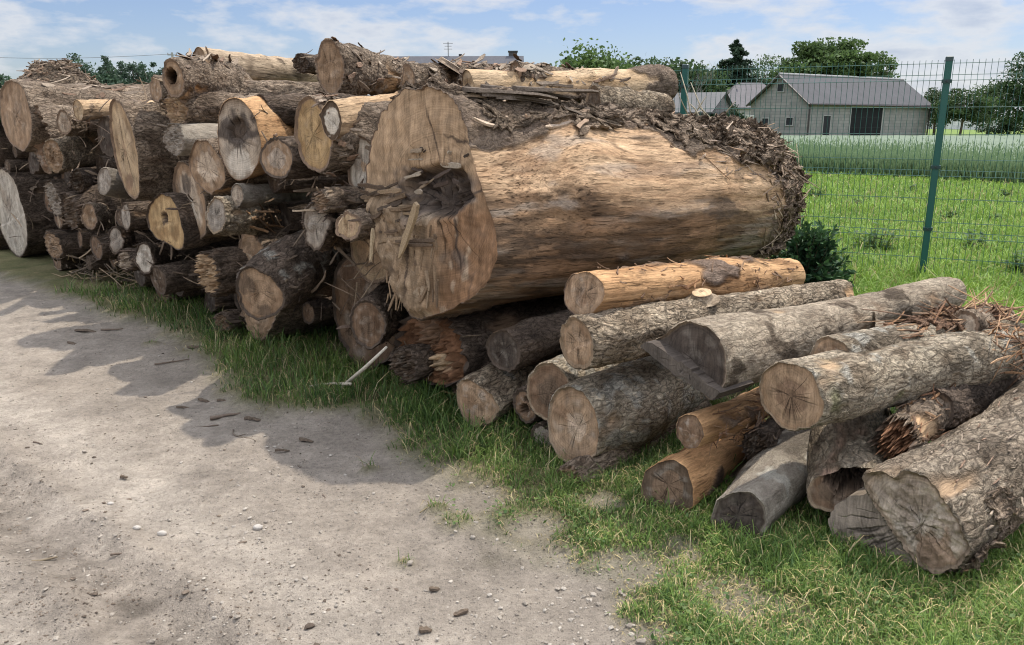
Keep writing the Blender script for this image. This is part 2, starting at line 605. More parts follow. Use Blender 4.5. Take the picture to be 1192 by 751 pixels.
    V = np.stack([xx, yy + wobx, zz + wobz], -1)
    cb = mixc(bA, bB, np.clip(.48 + .6 * fbm(p * np.array([6, 16, 16]), seed + 90, 4) + .55 * (ridge - .45), 0, 1))
    big_ = fbm(p * np.array([3.5, 6, 6]), seed + 93, 4)
    cb = mixc(cb, np.array(bA) * .55, sstep(.16, .30, big_ + .10 * fbm(p * 22, seed + 94, 2)) * o.get('patch', .62))
    tone = 1 + .35 * fbm(p * 1.7, seed + 95, 2)
    cb = cb * tone[:, None]
    if o.get('lich'):
        lm = sstep(.06, .2, fbm(p * 8, seed + 97, 5) + o['lich'] - .3)
        cb = mixc(cb, (.50, .46, .38), lm * .8)
    if o.get('moss'):
        lm = sstep(.1, .4, fbm(p * 6, seed + 98, 3) + o['moss'] - .3)
        cb = mixc(cb, (.16, .17, .06), lm * .6)
    st = fbm(p * np.array([1.2, 11, 11]), seed + 110, 4)
    cw = mixc(wA, wB, np.clip(.5 + .75 * st, 0, 1))
    st2 = sstep(.18, .5, fbm(p * np.array([2.2, 6, 6]), seed + 120, 3))
    cw = mixc(cw, np.array(wB) * .42, st2 * o.get('stain', .7))
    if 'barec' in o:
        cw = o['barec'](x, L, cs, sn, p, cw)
    edge = np.clip(1 - np.abs(m_ - .5) * 2, 0, 1)
    cc = mixc(cw, cb, m_)
    COLR = mixc(cc, np.array(bA) * .7, edge * .45)
    BK = m_
    j = np.arange(NA); k = (j + 1) % NA
    F = np.concatenate([np.stack([i * NA + j, i * NA + k, (i + 1) * NA + k, (i + 1) * NA + j], 1) for i in range(nr - 1)])
    mb = MB(); mb.crack = CRK.get(sty, .6) if 'crk' not in o else o['crk']
    mb.add(V, F, COLR, BK)
    last = V[-NA:]
    # far end closed with two inner rings and a centre
    cen = last.mean(0)
    endc = np.array(C[o.get('farc', fc)])
    vv = np.concatenate([last, cen + (last - cen) * .97 + [.002, 0, 0], cen + (last - cen) * .5, cen[None]])
    if brkf:
        vv[NA:] += np.stack([noise(vv[NA:] * 25, seed + 14) * brkf, 0 * vv[NA:, 0], 0 * vv[NA:, 0]], -1)
    ff = [(a0, b0, NA + b0, NA + a0) for a0, b0 in zip(j, k)] + [(NA + a0, NA + b0, 2 * NA + b0, 2 * NA + a0) for a0, b0 in zip(j, k)] + \
         [(2 * NA + a0, 2 * NA + b0, 3 * NA) for a0, b0 in zip(j, k)]
    mb.add(vv, ff, endc * .8, 0.3)
    body = mb.build('bark' if cover > .6 else 'stem', M_SIDE, root, smooth=True)

    # ---- near cut face
    K = o.get('K', 30 if big else 18)
    if r0 > .45: K = 46
    ring0 = V[:NA]
    c0 = np.array([0, o.get('pith', (0, 0))[0] * r0, o.get('pith', (0, 0))[1] * r0])
    fr = np.linspace(1, 0, K + 1)[:-1]
    inset = .985 if o.get('flush') else 1 - min(.5, (bt * np.clip(cover, 0, 1) * .85 + .0015) / r0)
    vs, rrv = [], []
    edgeyz = ring0[:, 1:]
    for f in fr:
        yz = c0[1:] + (edgeyz - c0[1:]) * (f * inset)
        vs.append(yz); rrv.append(np.full(NA, f))
    yz = np.concatenate(vs + [c0[None, 1:]]); rrv = np.concatenate(rrv + [[0.0]])
    P = np.concatenate([np.zeros((len(yz), 1)), yz], 1)
    Pn = P / r0
    xf = endshift(yz[:, 0], yz[:, 1]) + .003
    xf = xf + .004 * noise(P * [1, 40, 6], seed + 21) + .003 * fbm(P * 25, seed + 22, 2)
    # kerf steps: two saw passes meeting slightly out of plane
    ang = random.uniform(0, PI)
    ln_ = Pn[:, 1] * math.cos(ang) + Pn[:, 2] * math.sin(ang) - random.uniform(-.3, .3) + .05 * noise(Pn * 3, seed + 2)
    xf = xf + min(.05 * r0, .012) * sstep(-.02, .02, ln_)
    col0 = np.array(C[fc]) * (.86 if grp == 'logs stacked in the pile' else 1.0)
    n1 = fbm(Pn * np.array([1, 4, 2.0]), seed + 23, 4)
    n2 = fbm(Pn * 2.2 + 7, seed + 24, 3)
    cf = mixc(col0 * .58, col0 * 1.12, np.clip(.5 + .8 * n1, 0, 1))
    w_ = o.get('weather', .35)
    n3 = fbm(Pn * 1.3 + 17, seed + 29, 4)
    cf = mixc(cf, col0 * np.array((.48, .42, .38)), sstep(-.05, .4, n3) * o.get('soil', .7))
    cf = mixc(cf, np.array((.37, .32, .26)), np.clip(sstep(.0, .5, n2) * w_, 0, 1))
    sap = sstep(.80, .93, rrv + .06 * n2)
    cf = mixc(cf, col0 * np.array((.74, .70, .66)), sap * .55)
    if 'heart' in o:
        hr, hc = o['heart'][0], o['heart'][1]
        hs = o['heart'][2] if len(o['heart']) > 2 else .85
        hm = 1 - sstep(hr - .035, hr + .03, rrv + .16 * n2 + .05 * noise(Pn * 7, seed + 25))
        cf = mixc(cf, np.array(C[hc]) * (1 + .25 * n1)[:, None], hm * hs)
    for bl in o.get('blot', ()):      # (y, z, r, colour) stains in units of the radius
        dd = np.hypot(Pn[:, 1] - bl[0], (Pn[:, 2] - bl[1])) / bl[2]
        bm = 1 - sstep(.72, 1.0, dd + .75 * fbm(Pn * np.array([1, 5, 3.0]), seed + 26, 4))
        cf = mixc(cf, np.array(C[bl[3]]) * (1 + .3 * n1)[:, None], bm * (bl[4] if len(bl) > 4 else .9))
    for hb in o.get('hol', ()):       # (y, z, r, depth): rotted holes that go into the wood
        asp = hb[4] if len(hb) > 4 else 1.0
        dd = np.hypot((Pn[:, 1] - hb[0]) * asp, Pn[:, 2] - hb[1]) / hb[2] + .4 * fbm(Pn * 5, seed + 27, 3)
        hm = 1 - sstep(.6, 1.0, dd)
        xf = xf + hm * hb[3] * (1 + .5 * noise(Pn * 9, seed + 28))
        cf = mixc(cf, (.10, .072, .052), hm * .85)
    rim = sstep(.965, .995, rrv)
    cf = mixc(cf, np.array(bA) * .9, rim * np.clip(cover, 0, 1) * .8)
    if 'facec' in o:
        cf = o['facec'](Pn, rrv, cf, seed)
    vf = np.concatenate([xf[:, None], yz], 1)
    if 'facex' in o:
        vf[:, 0] += o['facex'](Pn, rrv, seed)
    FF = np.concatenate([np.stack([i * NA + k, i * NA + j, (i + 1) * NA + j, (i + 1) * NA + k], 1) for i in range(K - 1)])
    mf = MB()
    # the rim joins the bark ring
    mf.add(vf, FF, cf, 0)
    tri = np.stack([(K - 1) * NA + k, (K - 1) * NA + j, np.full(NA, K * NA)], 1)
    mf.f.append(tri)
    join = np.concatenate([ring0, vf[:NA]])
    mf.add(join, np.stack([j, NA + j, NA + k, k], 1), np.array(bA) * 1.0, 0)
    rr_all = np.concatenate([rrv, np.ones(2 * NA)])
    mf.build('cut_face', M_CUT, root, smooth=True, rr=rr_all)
    info = dict(root=root, R=R, M=M, C0=C0, X=X, L=L, r0=r0, r1=r1, rout=rout, profile=profile, th=th, seed=seed, V=V, NA=NA, xs=xs, sty=sty)
    if 'fl' not in o and grp == 'logs stacked in the pile' and sty in ('rough', 'dark', 'lichen'):
        o['fl'] = dict(n=30, x=(0, .3), a=(0, 360), size=(.03, .15), wid=(.004, .018), lift=.2, curl=.8,
                       cols=[(.19, .14, .10), (.10, .075, .058), (.28, .21, .14), (.14, .10, .075)])
    if o.get('fl'):
        bark_flakes(info, **o['fl'])
    for stb in o.get('stub', ()):
        branch_stub(info, *stb)
    return info


def surf(info, x, ang):
    i = int(np.clip(np.searchsorted(info['xs'], x), 0, len(info['xs']) - 1))
    jj = int(round(ang / (2 * PI) * info['NA'])) % info['NA']
    return info['V'][i * info['NA'] + jj]


def strip(mb, p, tdir, nrm, length, width, thick, col, curl=0.0, twist=0.0, nseg=5, jag=.35, taper=.6):
    """a thin, jagged, curved sliver with real thickness"""
    t = tdir / (np.linalg.norm(tdir) + 1e-9)
    n = nrm - t * (nrm @ t); n /= np.linalg.norm(n) + 1e-9
    pts, q = [], np.array(p, float)
    sd = np.cross(n, t)
    vs = []
    dl = length / nseg
    for i in range(nseg + 1):
        f = i / nseg
        w = width * random.uniform(1 - jag, 1 + jag) * .5 * (1 - .25 * taper * f)
        if i in (0, nseg): w *= random.uniform(.25, .95)
        off = sd * width * random.uniform(-.22, .22) * jag * 2
        th_ = thick * (1 - .5 * f)
        cu = n * 0
        vs += [q + off - sd * w - n * th_ / 2, q + off + sd * w - n * th_ / 2, q + off + sd * w * .8 + n * th_ / 2, q + off - sd * w * .8 + n * th_ / 2]
        a = curl / nseg
        t2 = t * math.cos(a) + n * math.sin(a); n = n * math.cos(a) - t * math.sin(a); t = t2
        if twist:
            b = twist / nseg
            n2 = n * math.cos(b) + sd * math.sin(b); sd = np.cross(n2, t); n = n2
        q = q + t * dl
    f = []
    for i in range(nseg):
        o = i * 4
        for a, b in ((0, 1), (1, 2), (2, 3), (3, 0)):
            f.append((o + a, o + b, o + 4 + b, o + 4 + a))
    f.append((3, 2, 1, 0)); o = nseg * 4; f.append((o, o + 1, o + 2, o + 3))
    mb.add(np.array(vs), f, col)


def bark_flakes(info, n=80, x=(0.0, 1.0), a=(20, 160), size=(.05, .18), wid=(.02, .06), lift=.35, name='loose_bark', cols=None, curl=.6, out=0.0, cross=.25, thick=.006, cl=None):
    """loose bark on a log: angles in degrees (90 = top), x as a share of the length"""
    mb = MB()
    cols = cols or [(.19, .145, .105), (.28, .22, .165), (.13, .095, .07), (.34, .27, .20), (.24, .16, .11)]
    for _ in range(n):
        xx = random.uniform(*x) * info['L']; an = math.radians(random.uniform(*a))
        p = surf(info, xx, an).copy()
        nr = np.array([0, math.cos(an), math.sin(an)])
        tg = np.array([random.choice((-1, 1)) * 1.0, 0, 0]) + np.array([0, -math.sin(an), math.cos(an)]) * random.gauss(0, cross)
        tg = tg + nr * random.uniform(-.1, lift)
        p += nr * random.uniform(-.004, .012) - tg * .02 + nr * out * random.random()
        cc = np.array(random.choice(cols)) * random.uniform(.75, 1.25)
        strip(mb, p, tg, nr, random.uniform(*size), random.uniform(*wid), thick * random.uniform(.6, 1.5), cc, random.uniform(*cl) if cl else random.uniform(-curl, curl), random.uniform(-.5, .5), 5 if cl else 4)
    return tag(mb.build(name, M_FLAKE, info['root']), kind='stuff')


def bark_plates(info, n, x, a, sx, sa, name='bark_plate', colA=(.20, .14, .095), colB=(.46, .35, .25), lift=.02, seed=0):
    """sheets of bark that still cling to the log: torn outlines, lifted curling rims, real thickness"""
    rr = random.Random(seed + 5)
    mb = MB(); mb.crack = .9
    for q in range(n):
        x0 = rr.uniform(*x) * info['L']; a0 = math.radians(rr.uniform(*a))
        dx = rr.uniform(*sx) / 2; da = rr.uniform(*sa) / 2 / info['r1']
        NX_, NA_ = 13, 8
        U, W = np.meshgrid(np.linspace(-1, 1, NX_), np.linspace(-1, 1, NA_), indexing='ij')
        off = rr.uniform(0, 50)
        jag = 1 + .45 * noise(np.stack([U * 2.2 + off, W * 2.2, U * 0], -1), 88) + .25 * noise(np.stack([U * 6 + off, W * 6, U * 0], -1), 89)
        skew = rr.uniform(-.5, .5)
        X_ = np.clip(x0 + dx * U * jag + 0 * W, .01, info['L'] - .01); A_ = a0 + da * (W * jag + skew * U)
        e = np.maximum(np.abs(U), np.abs(W)) ** 3
        lf = .006 + lift * rr.uniform(.2, 1.3) * (e * (.5 + noise(np.stack([U + off, W, U * 0 + 3], -1), 90))) + .010 * np.abs(noise(np.stack([X_ * 14, A_ * 9, U * 0 + off], -1), 91))
        P = np.array([[surf(info, X_[i, j], A_[i, j]) + np.array([0, math.cos(A_[i, j]), math.sin(A_[i, j])]) * lf[i, j] for j in range(NA_)] for i in range(NX_)])
        Nn = np.stack([0 * A_, np.cos(A_), np.sin(A_)], -1)
        Q = P - Nn * rr.uniform(.006, .016)
        k_ = NX_ * NA_
        V = np.concatenate([P.reshape(-1, 3), Q.reshape(-1, 3)])
        f = []
        for i in range(NX_ - 1):
            for j in range(NA_ - 1):
                b = i * NA_ + j
                f.append((b, b + NA_, b + NA_ + 1, b + 1)); f.append((k_ + b, k_ + b + 1, k_ + b + NA_ + 1, k_ + b + NA_))
        ring = [i * NA_ for i in range(NX_)] + [(NX_ - 1) * NA_ + j for j in range(1, NA_)] + [i * NA_ + NA_ - 1 for i in range(NX_ - 2, -1, -1)] + [j for j in range(NA_ - 2, 0, -1)]
        for i in range(len(ring)):
            r0_, r1_ = ring[i], ring[(i + 1) % len(ring)]
            f.append((r0_, k_ + r0_, k_ + r1_, r1_))
        tone = rr.uniform(.7, 1.2)
        cc = mixc(colA, colB, np.clip(.5 + .9 * fbm(V * [9, 22, 22] + off, 92, 4), 0, 1)) * tone
        mb.add(V, f, cc, 1.0)
    return tag(mb.build(name, M_SIDE, info['root']), kind='stuff')


def branch_stub(info, x, ang, r, length, fcol='tan', lean=.4, name='branch_stub'):
    an = math.radians(ang)
    p = surf(info, x * info['L'], an)
    nr = np.array([0, math.cos(an), math.sin(an)])
    d = nr + np.array([lean, 0, 0]); d /= np.linalg.norm(d)
    n = 22
    ref = np.array([1.0, 0, 0]); aa = np.cross(d, ref); aa /= np.linalg.norm(aa); bb = np.cross(d, aa)
    t = np.arange(n) * 2 * PI / n
    mb = MB(); rows = []
    bA, bB = np.array(STY[info['sty']][0]), np.array(STY[info['sty']][1])
    for k, (h, rr) in enumerate(((-.04, 1.7), (.0, 1.35), (.25, 1.08), (.6, 1.0), (1.0, .96))):
        q = p + d * h * length + (np.cos(t)[:, None] * aa + np.sin(t)[:, None] * bb) * r * rr * (1 + .08 * noise(np.stack([np.cos(t) * 2, np.sin(t) * 2, np.full(n, h * 3)], -1), info['seed']))[:, None]
        rows.append(q)
    v = np.concatenate(rows)
    j = np.arange(n); k = (j + 1) % n
    mb.add(v, np.concatenate([np.stack([i * n + j, i * n + k, (i + 1) * n + k, (i + 1) * n + j], 1) for i in range(4)]), mixc(bA, bB, np.clip(.5 + .6 * noise(v * 30, 3), 0, 1)), 1.0)
    top = rows[-1]; cen = top.mean(0)
    ob = mb.build(name, M_SIDE, info['root'], smooth=True)
    mf = MB()
    vv = np.concatenate([top, cen + (top - cen) * .9 + d * .002, cen[None] + d * .003])
    mf.add(vv, [(a0, b0, n + b0, n + a0) for a0, b0 in zip(j, k)] + [(n + a0, n + b0, 2 * n) for a0, b0 in zip(j, k)], C[fcol])
    mf.build('cut_face', M_CUT, ob, rr=np.concatenate([np.ones(n), np.full(n, .9), [0.0]]))
    return ob


def prism_on_face(info, poly_px, x0, x1, col, name, mat=None, jit=.01, side=None):
    """a block sawn or split from the end: an outline in the face plane given depth along the log"""
    R, C0 = info['R'], info['C0']
    P = []
    for q in poly_px:
        dd = ray(*q)
        pt = C0 + R[:, 0] * x0
        t = (R[:, 0] @ (pt - CAM)) / (R[:, 0] @ dd)
        w = R.T @ (CAM + dd * t - C0)
        P.append(w[1:])
    P = np.array(P)
    # subdivide the edges, roughen
    Q = np.concatenate([np.linspace(P[i], P[(i + 1) % len(P)], 10, endpoint=False) for i in range(len(P))])
    n = len(Q)
    c = Q.mean(0)
    Q = Q + (fbm(np.stack([Q[:, 0] * 25, Q[:, 1] * 25, np.zeros(n)], -1), info['seed'], 2) * jit)[:, None] * (Q - c) / (np.linalg.norm(Q - c, axis=1)[:, None] + 1e-6)
    mb = MB()
    nx = max(3, int(abs(x1 - x0) / .03))
    xs = np.linspace(x0, x1, nx + 1)
    rows = [np.stack([np.full(n, x), Q[:, 0], Q[:, 1]], -1) for x in xs]
    v = np.concatenate(rows)
    j = np.arange(n); k = (j + 1) % n
    sc = np.array(side if side is not None else col)
    cc = mixc(sc * .75, sc * 1.15, np.clip(.5 + .6 * fbm(v * [4, 30, 30], info['seed'] + 1, 3), 0, 1))
    mb.add(v, np.concatenate([np.stack([i * n + k, i * n + j, (i + 1) * n + j, (i + 1) * n + k], 1) for i in range(nx)]), cc, 0.0)
    # cap with rings towards the centre
    rr = [np.ones(len(v))]
    for x, flip in ((x0, 0), (x1, 1)):
        K = 8
        caps = [np.concatenate([np.full((n, 1), x), c + (Q - c) * (1 - kk / K)], 1) for kk in range(K)] + [np.array([[x, c[0], c[1]]])]
        cv = np.concatenate(caps)
        cv[n:, 0] += .003 * fbm(cv[n:] * 30, info['seed'] + 4, 2)
        fq = np.concatenate([np.stack([i * n + k, i * n + j, (i + 1) * n + j, (i + 1) * n + k], 1) for i in range(K - 1)])
        tri = np.stack([(K - 1) * n + k, (K - 1) * n + j, np.full(n, K * n)], 1)
        cf = mixc(np.array(col) * .75, np.array(col) * 1.2, np.clip(.5 + .7 * fbm(cv * [1, 9, 9], info['seed'] + 5, 4), 0, 1))
        base = mb.n
        mb.add(cv, fq, cf, 0.0); mb.f.append(tri + base)
        rr.append(np.concatenate([np.full(n, 1 - kk / K) for kk in range(K)] + [[0.0]]))
    return mb.build(name, mat or M_CUT, info['root'], rr=np.concatenate(rr))


def local_px(info, px, py, x=0.0):
    """a pixel's point on the face plane shifted by x along the log, in the log's own frame"""
    R, C0 = info['R'], info['C0']
    dd = ray(px, py)
    t = (R[:, 0] @ (C0 + R[:, 0] * x - CAM)) / (R[:, 0] @ dd)
    return R.T @ (CAM + dd * t - C0)


def sliver_px(info, A, B, wpx, x0=-.02, x1=-.02, col=C['sand'], name='splinter', thick=.5, into=None):
    a = local_px(info, *A, x0); b = local_px(info, *B, x1)
    mb = into or MB()
    w = wpx * np.linalg.norm(info['C0'] - CAM) / FPX
    strip(mb, a, b - a, np.array([-1.0, 0, 0]), np.linalg.norm(b - a), w * 1.25, w * thick, np.array(col) * random.uniform(.85, 1.15), random.uniform(-.1, .1), random.uniform(-.3, .3), 6, .18, .5)
    return mb if into else mb.build(name, M_SPLINT, info['root'])
# ------------------------------------------------------------------ the big trunk
GP = 'logs stacked in the pile'
GR = 'thin logs laid beside the pile'


def trunk_cover(x, L, cs, sn, p):
    q = x / L
    sd = fbm(p * [1.6, 3, 3], 404, 3)
    side = -cs            # the side that faces the camera has cs < 0
    top = sn + .30 * sd - .03 * np.sin(q * 9)
    lim = np.where(q < .2, .86, np.where(q < .45, .80, .70))
    top_m = sstep(lim - .06 - .02, lim + .06, top + .0 * side)
    lowlim = -.42
    endm = sstep(.83, .89, q + .07 * sd + .10 * np.clip(sn, -.3, 1))
    mm = np.maximum(top_m, endm * (sn > -.6))
    back = sstep(-.1, .3, cs)
    mm = np.maximum(mm, back)
    return .1 + mm * 1.3


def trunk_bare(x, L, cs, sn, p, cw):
    # the underside's dark inner bark, with its shade painted in as darker colour
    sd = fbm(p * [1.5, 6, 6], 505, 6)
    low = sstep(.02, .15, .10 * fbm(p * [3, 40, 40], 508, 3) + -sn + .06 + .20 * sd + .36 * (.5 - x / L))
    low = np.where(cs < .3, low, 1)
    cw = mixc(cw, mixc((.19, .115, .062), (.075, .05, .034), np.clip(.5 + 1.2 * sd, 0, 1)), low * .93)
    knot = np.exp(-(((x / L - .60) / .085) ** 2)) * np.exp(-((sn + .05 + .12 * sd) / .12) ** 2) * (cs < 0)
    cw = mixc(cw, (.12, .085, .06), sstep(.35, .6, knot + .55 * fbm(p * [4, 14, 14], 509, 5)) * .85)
    st = fbm(p * [2.5, 30, 30], 506, 3)
    cw = mixc(cw, (.30, .18, .10), np.clip(sstep(.10, .45, st), 0, 1) * .6)
    cw = mixc(cw, (.33, .275, .22), sstep(.05, .35, fbm(p * [.9, 9, 9], 511, 5)) * .55)
    ck = np.abs(noise(p * [.55, 13, 13] + .4 * fbm(p * [1.5, 4, 4], 512, 2)[:, None], 513)); cw = mixc(cw, (.14, .09, .055), (1 - sstep(.012, .06, ck)) * sstep(-.05, .25, fbm(p * [1.2, 3, 3], 514, 3)) * .75)
    rs = sstep(.16, .30, fbm(p * [1.3, 6, 6], 507, 6))
    cw = mixc(cw, (.36, .215, .12), rs * .55)
    return cw


def trunk_face(P, rr, cf, seed):
    y, z = P[:, 1], P[:, 2]
    n = fbm(P * 2.0, seed, 4); n2 = fbm(P * [1, 9, 2.0], seed + 1, 4)
    # upper part: smooth sawn tan wood; lower right: orange brown; lower left: pale torn wood
    up = np.array((.33, .225, .135))
    orange = np.array((.205, .118, .064)); torn = np.array((.27, .19, .118))
    c = mixc(up * .8, up * 1.15, np.clip(.5 + .7 * n2, 0, 1))
    low = sstep(.12, -.05, z + .12 * n)
    right = sstep(.22, -.18, y + .15 * n)       # y grows to the left
    c = mixc(c, mixc(orange * .7, orange * 1.25, np.clip(.5 + n2, 0, 1)), np.maximum(low * right, sstep(-.35, -.6, y + .1 * n) * .8))
    c = mixc(c, mixc(torn * .6, torn * 1.15, np.clip(.5 + 1.0 * n2, 0, 1)), low * (1 - right))
    # a grey weathered band and pale spalled flecks
    c = mixc(c, (.15, .115, .09), np.clip(sstep(.05, .42, n - .30 * np.abs(z + .28) - .25 * np.abs(y + .05)), 0, 1) * .8)
    fl = sstep(.36, .46, noise(P * [1, 7, 7], seed + 9)) * low
    c = mixc(c, (.42, .33, .23), fl * .45)
    crk = np.abs(noise(P * [1, 3.2, 1.2], seed + 14)); c = mixc(c, (.08, .055, .04), (1 - sstep(.0, .05, crk)) * sstep(-.1, .3, n) * .6)
    c = c * (1 + np.clip(.75 * fbm(P * [1, 20, 2.2], seed + 31, 4), -.5, .6) * (1 - .55 * right * low) * (.45 + .55 * low))[:, None]
    ar = np.sin(np.hypot(y + .55, z + .15) * 62 + 3.2 * n); c = c * (1 + .10 * ar * right)[:, None]
    for ca_, cw_, cy_, cz_ in ((1.35, .012, -.25, -.30), (-.5, .010, -.35, .1), (.35, .010, -.30, .55), (1.7, .012, .28, -.6), (1.2, .010, .1, .62)):
        ln_ = (y - cy_) * math.sin(ca_) - (z - cz_) * math.cos(ca_) + .05 * fbm(P * 4 + 3, seed + 33, 3)
        al_ = (y - cy_) * math.cos(ca_) + (z - cz_) * math.sin(ca_)
        c = mixc(c, (.055, .038, .028), (1 - sstep(cw_ * .6, cw_ * 1.6, np.abs(ln_))) * (1 - sstep(.18, .32, np.abs(al_))) * .9)
    # rotted dark core
    d = np.hypot((y + .02) / .42, (z - .20) / .17) + .5 * n
    d2 = np.hypot((y - .10) / .48, (z - .12) / .24) + .6 * fbm(P * 4, seed + 3, 3)
    c = mixc(c, mixc((.055, .042, .035), (.17, .13, .10), np.clip(.5 + fbm(P * 6, seed + 5, 3), 0, 1)), 1 - sstep(.75, 1.15, np.minimum(d, d2)))
    return c


def trunk_facex(P, rr, seed):
    y, z = P[:, 1], P[:, 2]
    n = fbm(P * 3.5, seed + 3, 4)
    d = np.hypot((y + .02) / .42, (z - .20) / .17) + .45 * n
    d2 = np.hypot((y - .10) / .48, (z - .12) / .24) + .5 * n
    pit = 1 - sstep(.5, 1.1, np.minimum(d, d2))
    low = sstep(.15, -.1, z) * sstep(-.15, .2, y)
    rag = .05 * np.abs(fbm(P * [1, 11, 3.5], seed + 6, 3)) * low
    rg2 = pit * .055 * noise(P * 13, seed + 8)
    fade = 1 - sstep(.9, 1, rr)
    return (pit * .11 - rag + rg2) * fade - .05 * low * fade + .016 * fbm(P * 5, seed + 11, 3) * fade


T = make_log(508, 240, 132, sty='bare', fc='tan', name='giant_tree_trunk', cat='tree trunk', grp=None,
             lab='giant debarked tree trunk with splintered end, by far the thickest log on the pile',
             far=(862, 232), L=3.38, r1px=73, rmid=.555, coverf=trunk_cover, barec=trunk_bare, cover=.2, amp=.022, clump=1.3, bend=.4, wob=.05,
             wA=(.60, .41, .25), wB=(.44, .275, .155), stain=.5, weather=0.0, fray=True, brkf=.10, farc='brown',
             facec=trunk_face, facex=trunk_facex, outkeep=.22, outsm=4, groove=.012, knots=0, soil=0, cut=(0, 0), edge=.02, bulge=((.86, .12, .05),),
             out=[(490, 107), (506, 109), (522, 116), (534, 130), (541, 150), (548, 176), (557, 206), (568, 236), (579, 268), (580, 300),
                  (570, 328), (550, 348), (520, 364), (492, 373), (476, 364), (462, 344), (454, 322), (446, 298), (438, 270), (430, 245),
                  (428, 222), (430, 195), (436, 165), (446, 137), (460, 120), (474, 109)])
TD = [(.27, .19, .13), (.38, .285, .205), (.17, .12, .085), (.44, .34, .25), (.30, .20, .13), (.25, .19, .145)]
bark_plates(T, 60, (.03, .60), (58, 122), (.12, .55), (.06, .20), lift=.035, seed=1)
bark_plates(T, 60, (.45, .97), (60, 132), (.10, .45), (.06, .20), lift=.03, seed=2)
bark_plates(T, 76, (.86, .985), (88, 225), (.10, .34), (.03, .14), lift=.05, seed=3)
bark_plates(T, 40, (.66, .90), (85, 150), (.12, .36), (.03, .10), lift=.05, seed=4)
bark_flakes(T, 210, x=(.02, .97), a=(60, 128), size=(.04, .22), wid=(.008, .035), lift=.04, cols=TD, cross=.3, thick=.010, curl=.35)
bark_flakes(T, 330, x=(.84, .985), a=(88, 240), size=(.12, .38), wid=(.003, .013), lift=.05, cols=TD, cross=1.0, thick=.006, name='bark_fringe', cl=(-.55, -.05))
bark_flakes(T, 150, x=(.88, .99), a=(80, 235), size=(.04, .14), wid=(.002, .010), lift=.4, cols=TD, cross=1.2, thick=.006, name='bark_fringe', curl=1.0)
bark_flakes(T, 120, x=(.78, .92), a=(100, 195), size=(.05, .18), wid=(.004, .018), lift=.02, cols=TD, cross=.8, thick=.006, name='bark_fringe', cl=(-.45, .0))
bark_flakes(T, 200, x=(.62, .95), a=(82, 165), size=(.12, .42), wid=(.003, .014), lift=.07, cols=TD, cross=.35, thick=.005, name='bark_fringe', cl=(-.35, .15))
bark_flakes(T, 60, x=(.45, .9), a=(95, 150), size=(.03, .10), wid=(.006, .02), lift=.1, cols=TD, cross=.5, thick=.007, curl=.6)
# long bark slabs on its back
for A, B, w in (((522, 97), (594, 136), 9), ((540, 108), (580, 128), 12), ((560, 160), (618, 186), 12), ((585, 150), (640, 172), 8), ((610, 160), (560, 140), 8)):
    a = local_px(T, *A, .06); mb = MB()
    xx = (A[0] - 520) / 120 * .5 + .1
    p = surf(T, xx, math.radians(92 + random.uniform(-10, 14))) + np.array([0, 0, .03])
    strip(mb, p, np.array([1, random.uniform(-.5, -.1), .05]), np.array([0, -.2, 1.0]), random.uniform(.4, .6), random.uniform(.06, .10), .02, (.14, .11, .085), random.uniform(-.3, .1), .3, 8, .2, .5)
    mb.build('bark_slab', M_FLAKE, T['root'])
# splintered boards left standing on the torn side of its end
random.seed(4)
SPC = [(.235, .165, .10), (.17, .118, .074), (.115, .08, .054), (.28, .20, .125), (.09, .065, .046)]
for k in range(38):
    yy = random.uniform(212, 288); x1_ = random.uniform(416, 450) + max(0, yy - 255) * .5; l = random.uniform(12, 46)
    tilt = random.gauss(-2, 4)
    sliver_px(T, (x1_ + l, yy + tilt), (x1_, yy + random.uniform(-2, 3)), random.uniform(1.6, 5.5), random.uniform(-.08, .01), random.uniform(-.09, -.01), random.choice(SPC))
FB = MB()
for k in range(70):
    A = (random.uniform(448, 512), random.uniform(262, 345)); l = random.uniform(10, 34); an = 1.57 + random.gauss(.12, .22)
    sliver_px(T, A, (A[0] + l * math.cos(an) * .6, min(A[1] + l * math.sin(an), 362)), random.uniform(1.2, 4), random.uniform(-.055, -.035), random.uniform(-.05, -.03), random.choice([(.24, .165, .10), (.19, .13, .08), (.14, .095, .06), (.29, .21, .135)]), into=FB)
sliver_px(T, (485, 237), (467, 300), 8, -.15, -.08, (.38, .28, .17), 'splinter', .5)
sliver_px(T, (434, 266), (431, 304), 5, -.16, -.15, (.42, .32, .2), 'splinter', .6)
for k in range(20):
    A = (random.uniform(455, 535), random.uniform(172, 228)); an = random.uniform(-.7, 1.2)
    l = random.uniform(8, 26)
    sliver_px(T, A, (A[0] + l * math.cos(an), A[1] + l * math.sin(an)), random.uniform(1.5, 5.5), random.uniform(-.03, .04), random.uniform(-.05, .03), random.choice([(.24, .18, .12), (.13, .095, .068), (.07, .052, .04), (.32, .26, .19), (.09, .065, .05)]), into=FB)
tag(FB.build('torn_fibres', M_SPLINT, T['root']), kind='stuff')
random.seed(21)

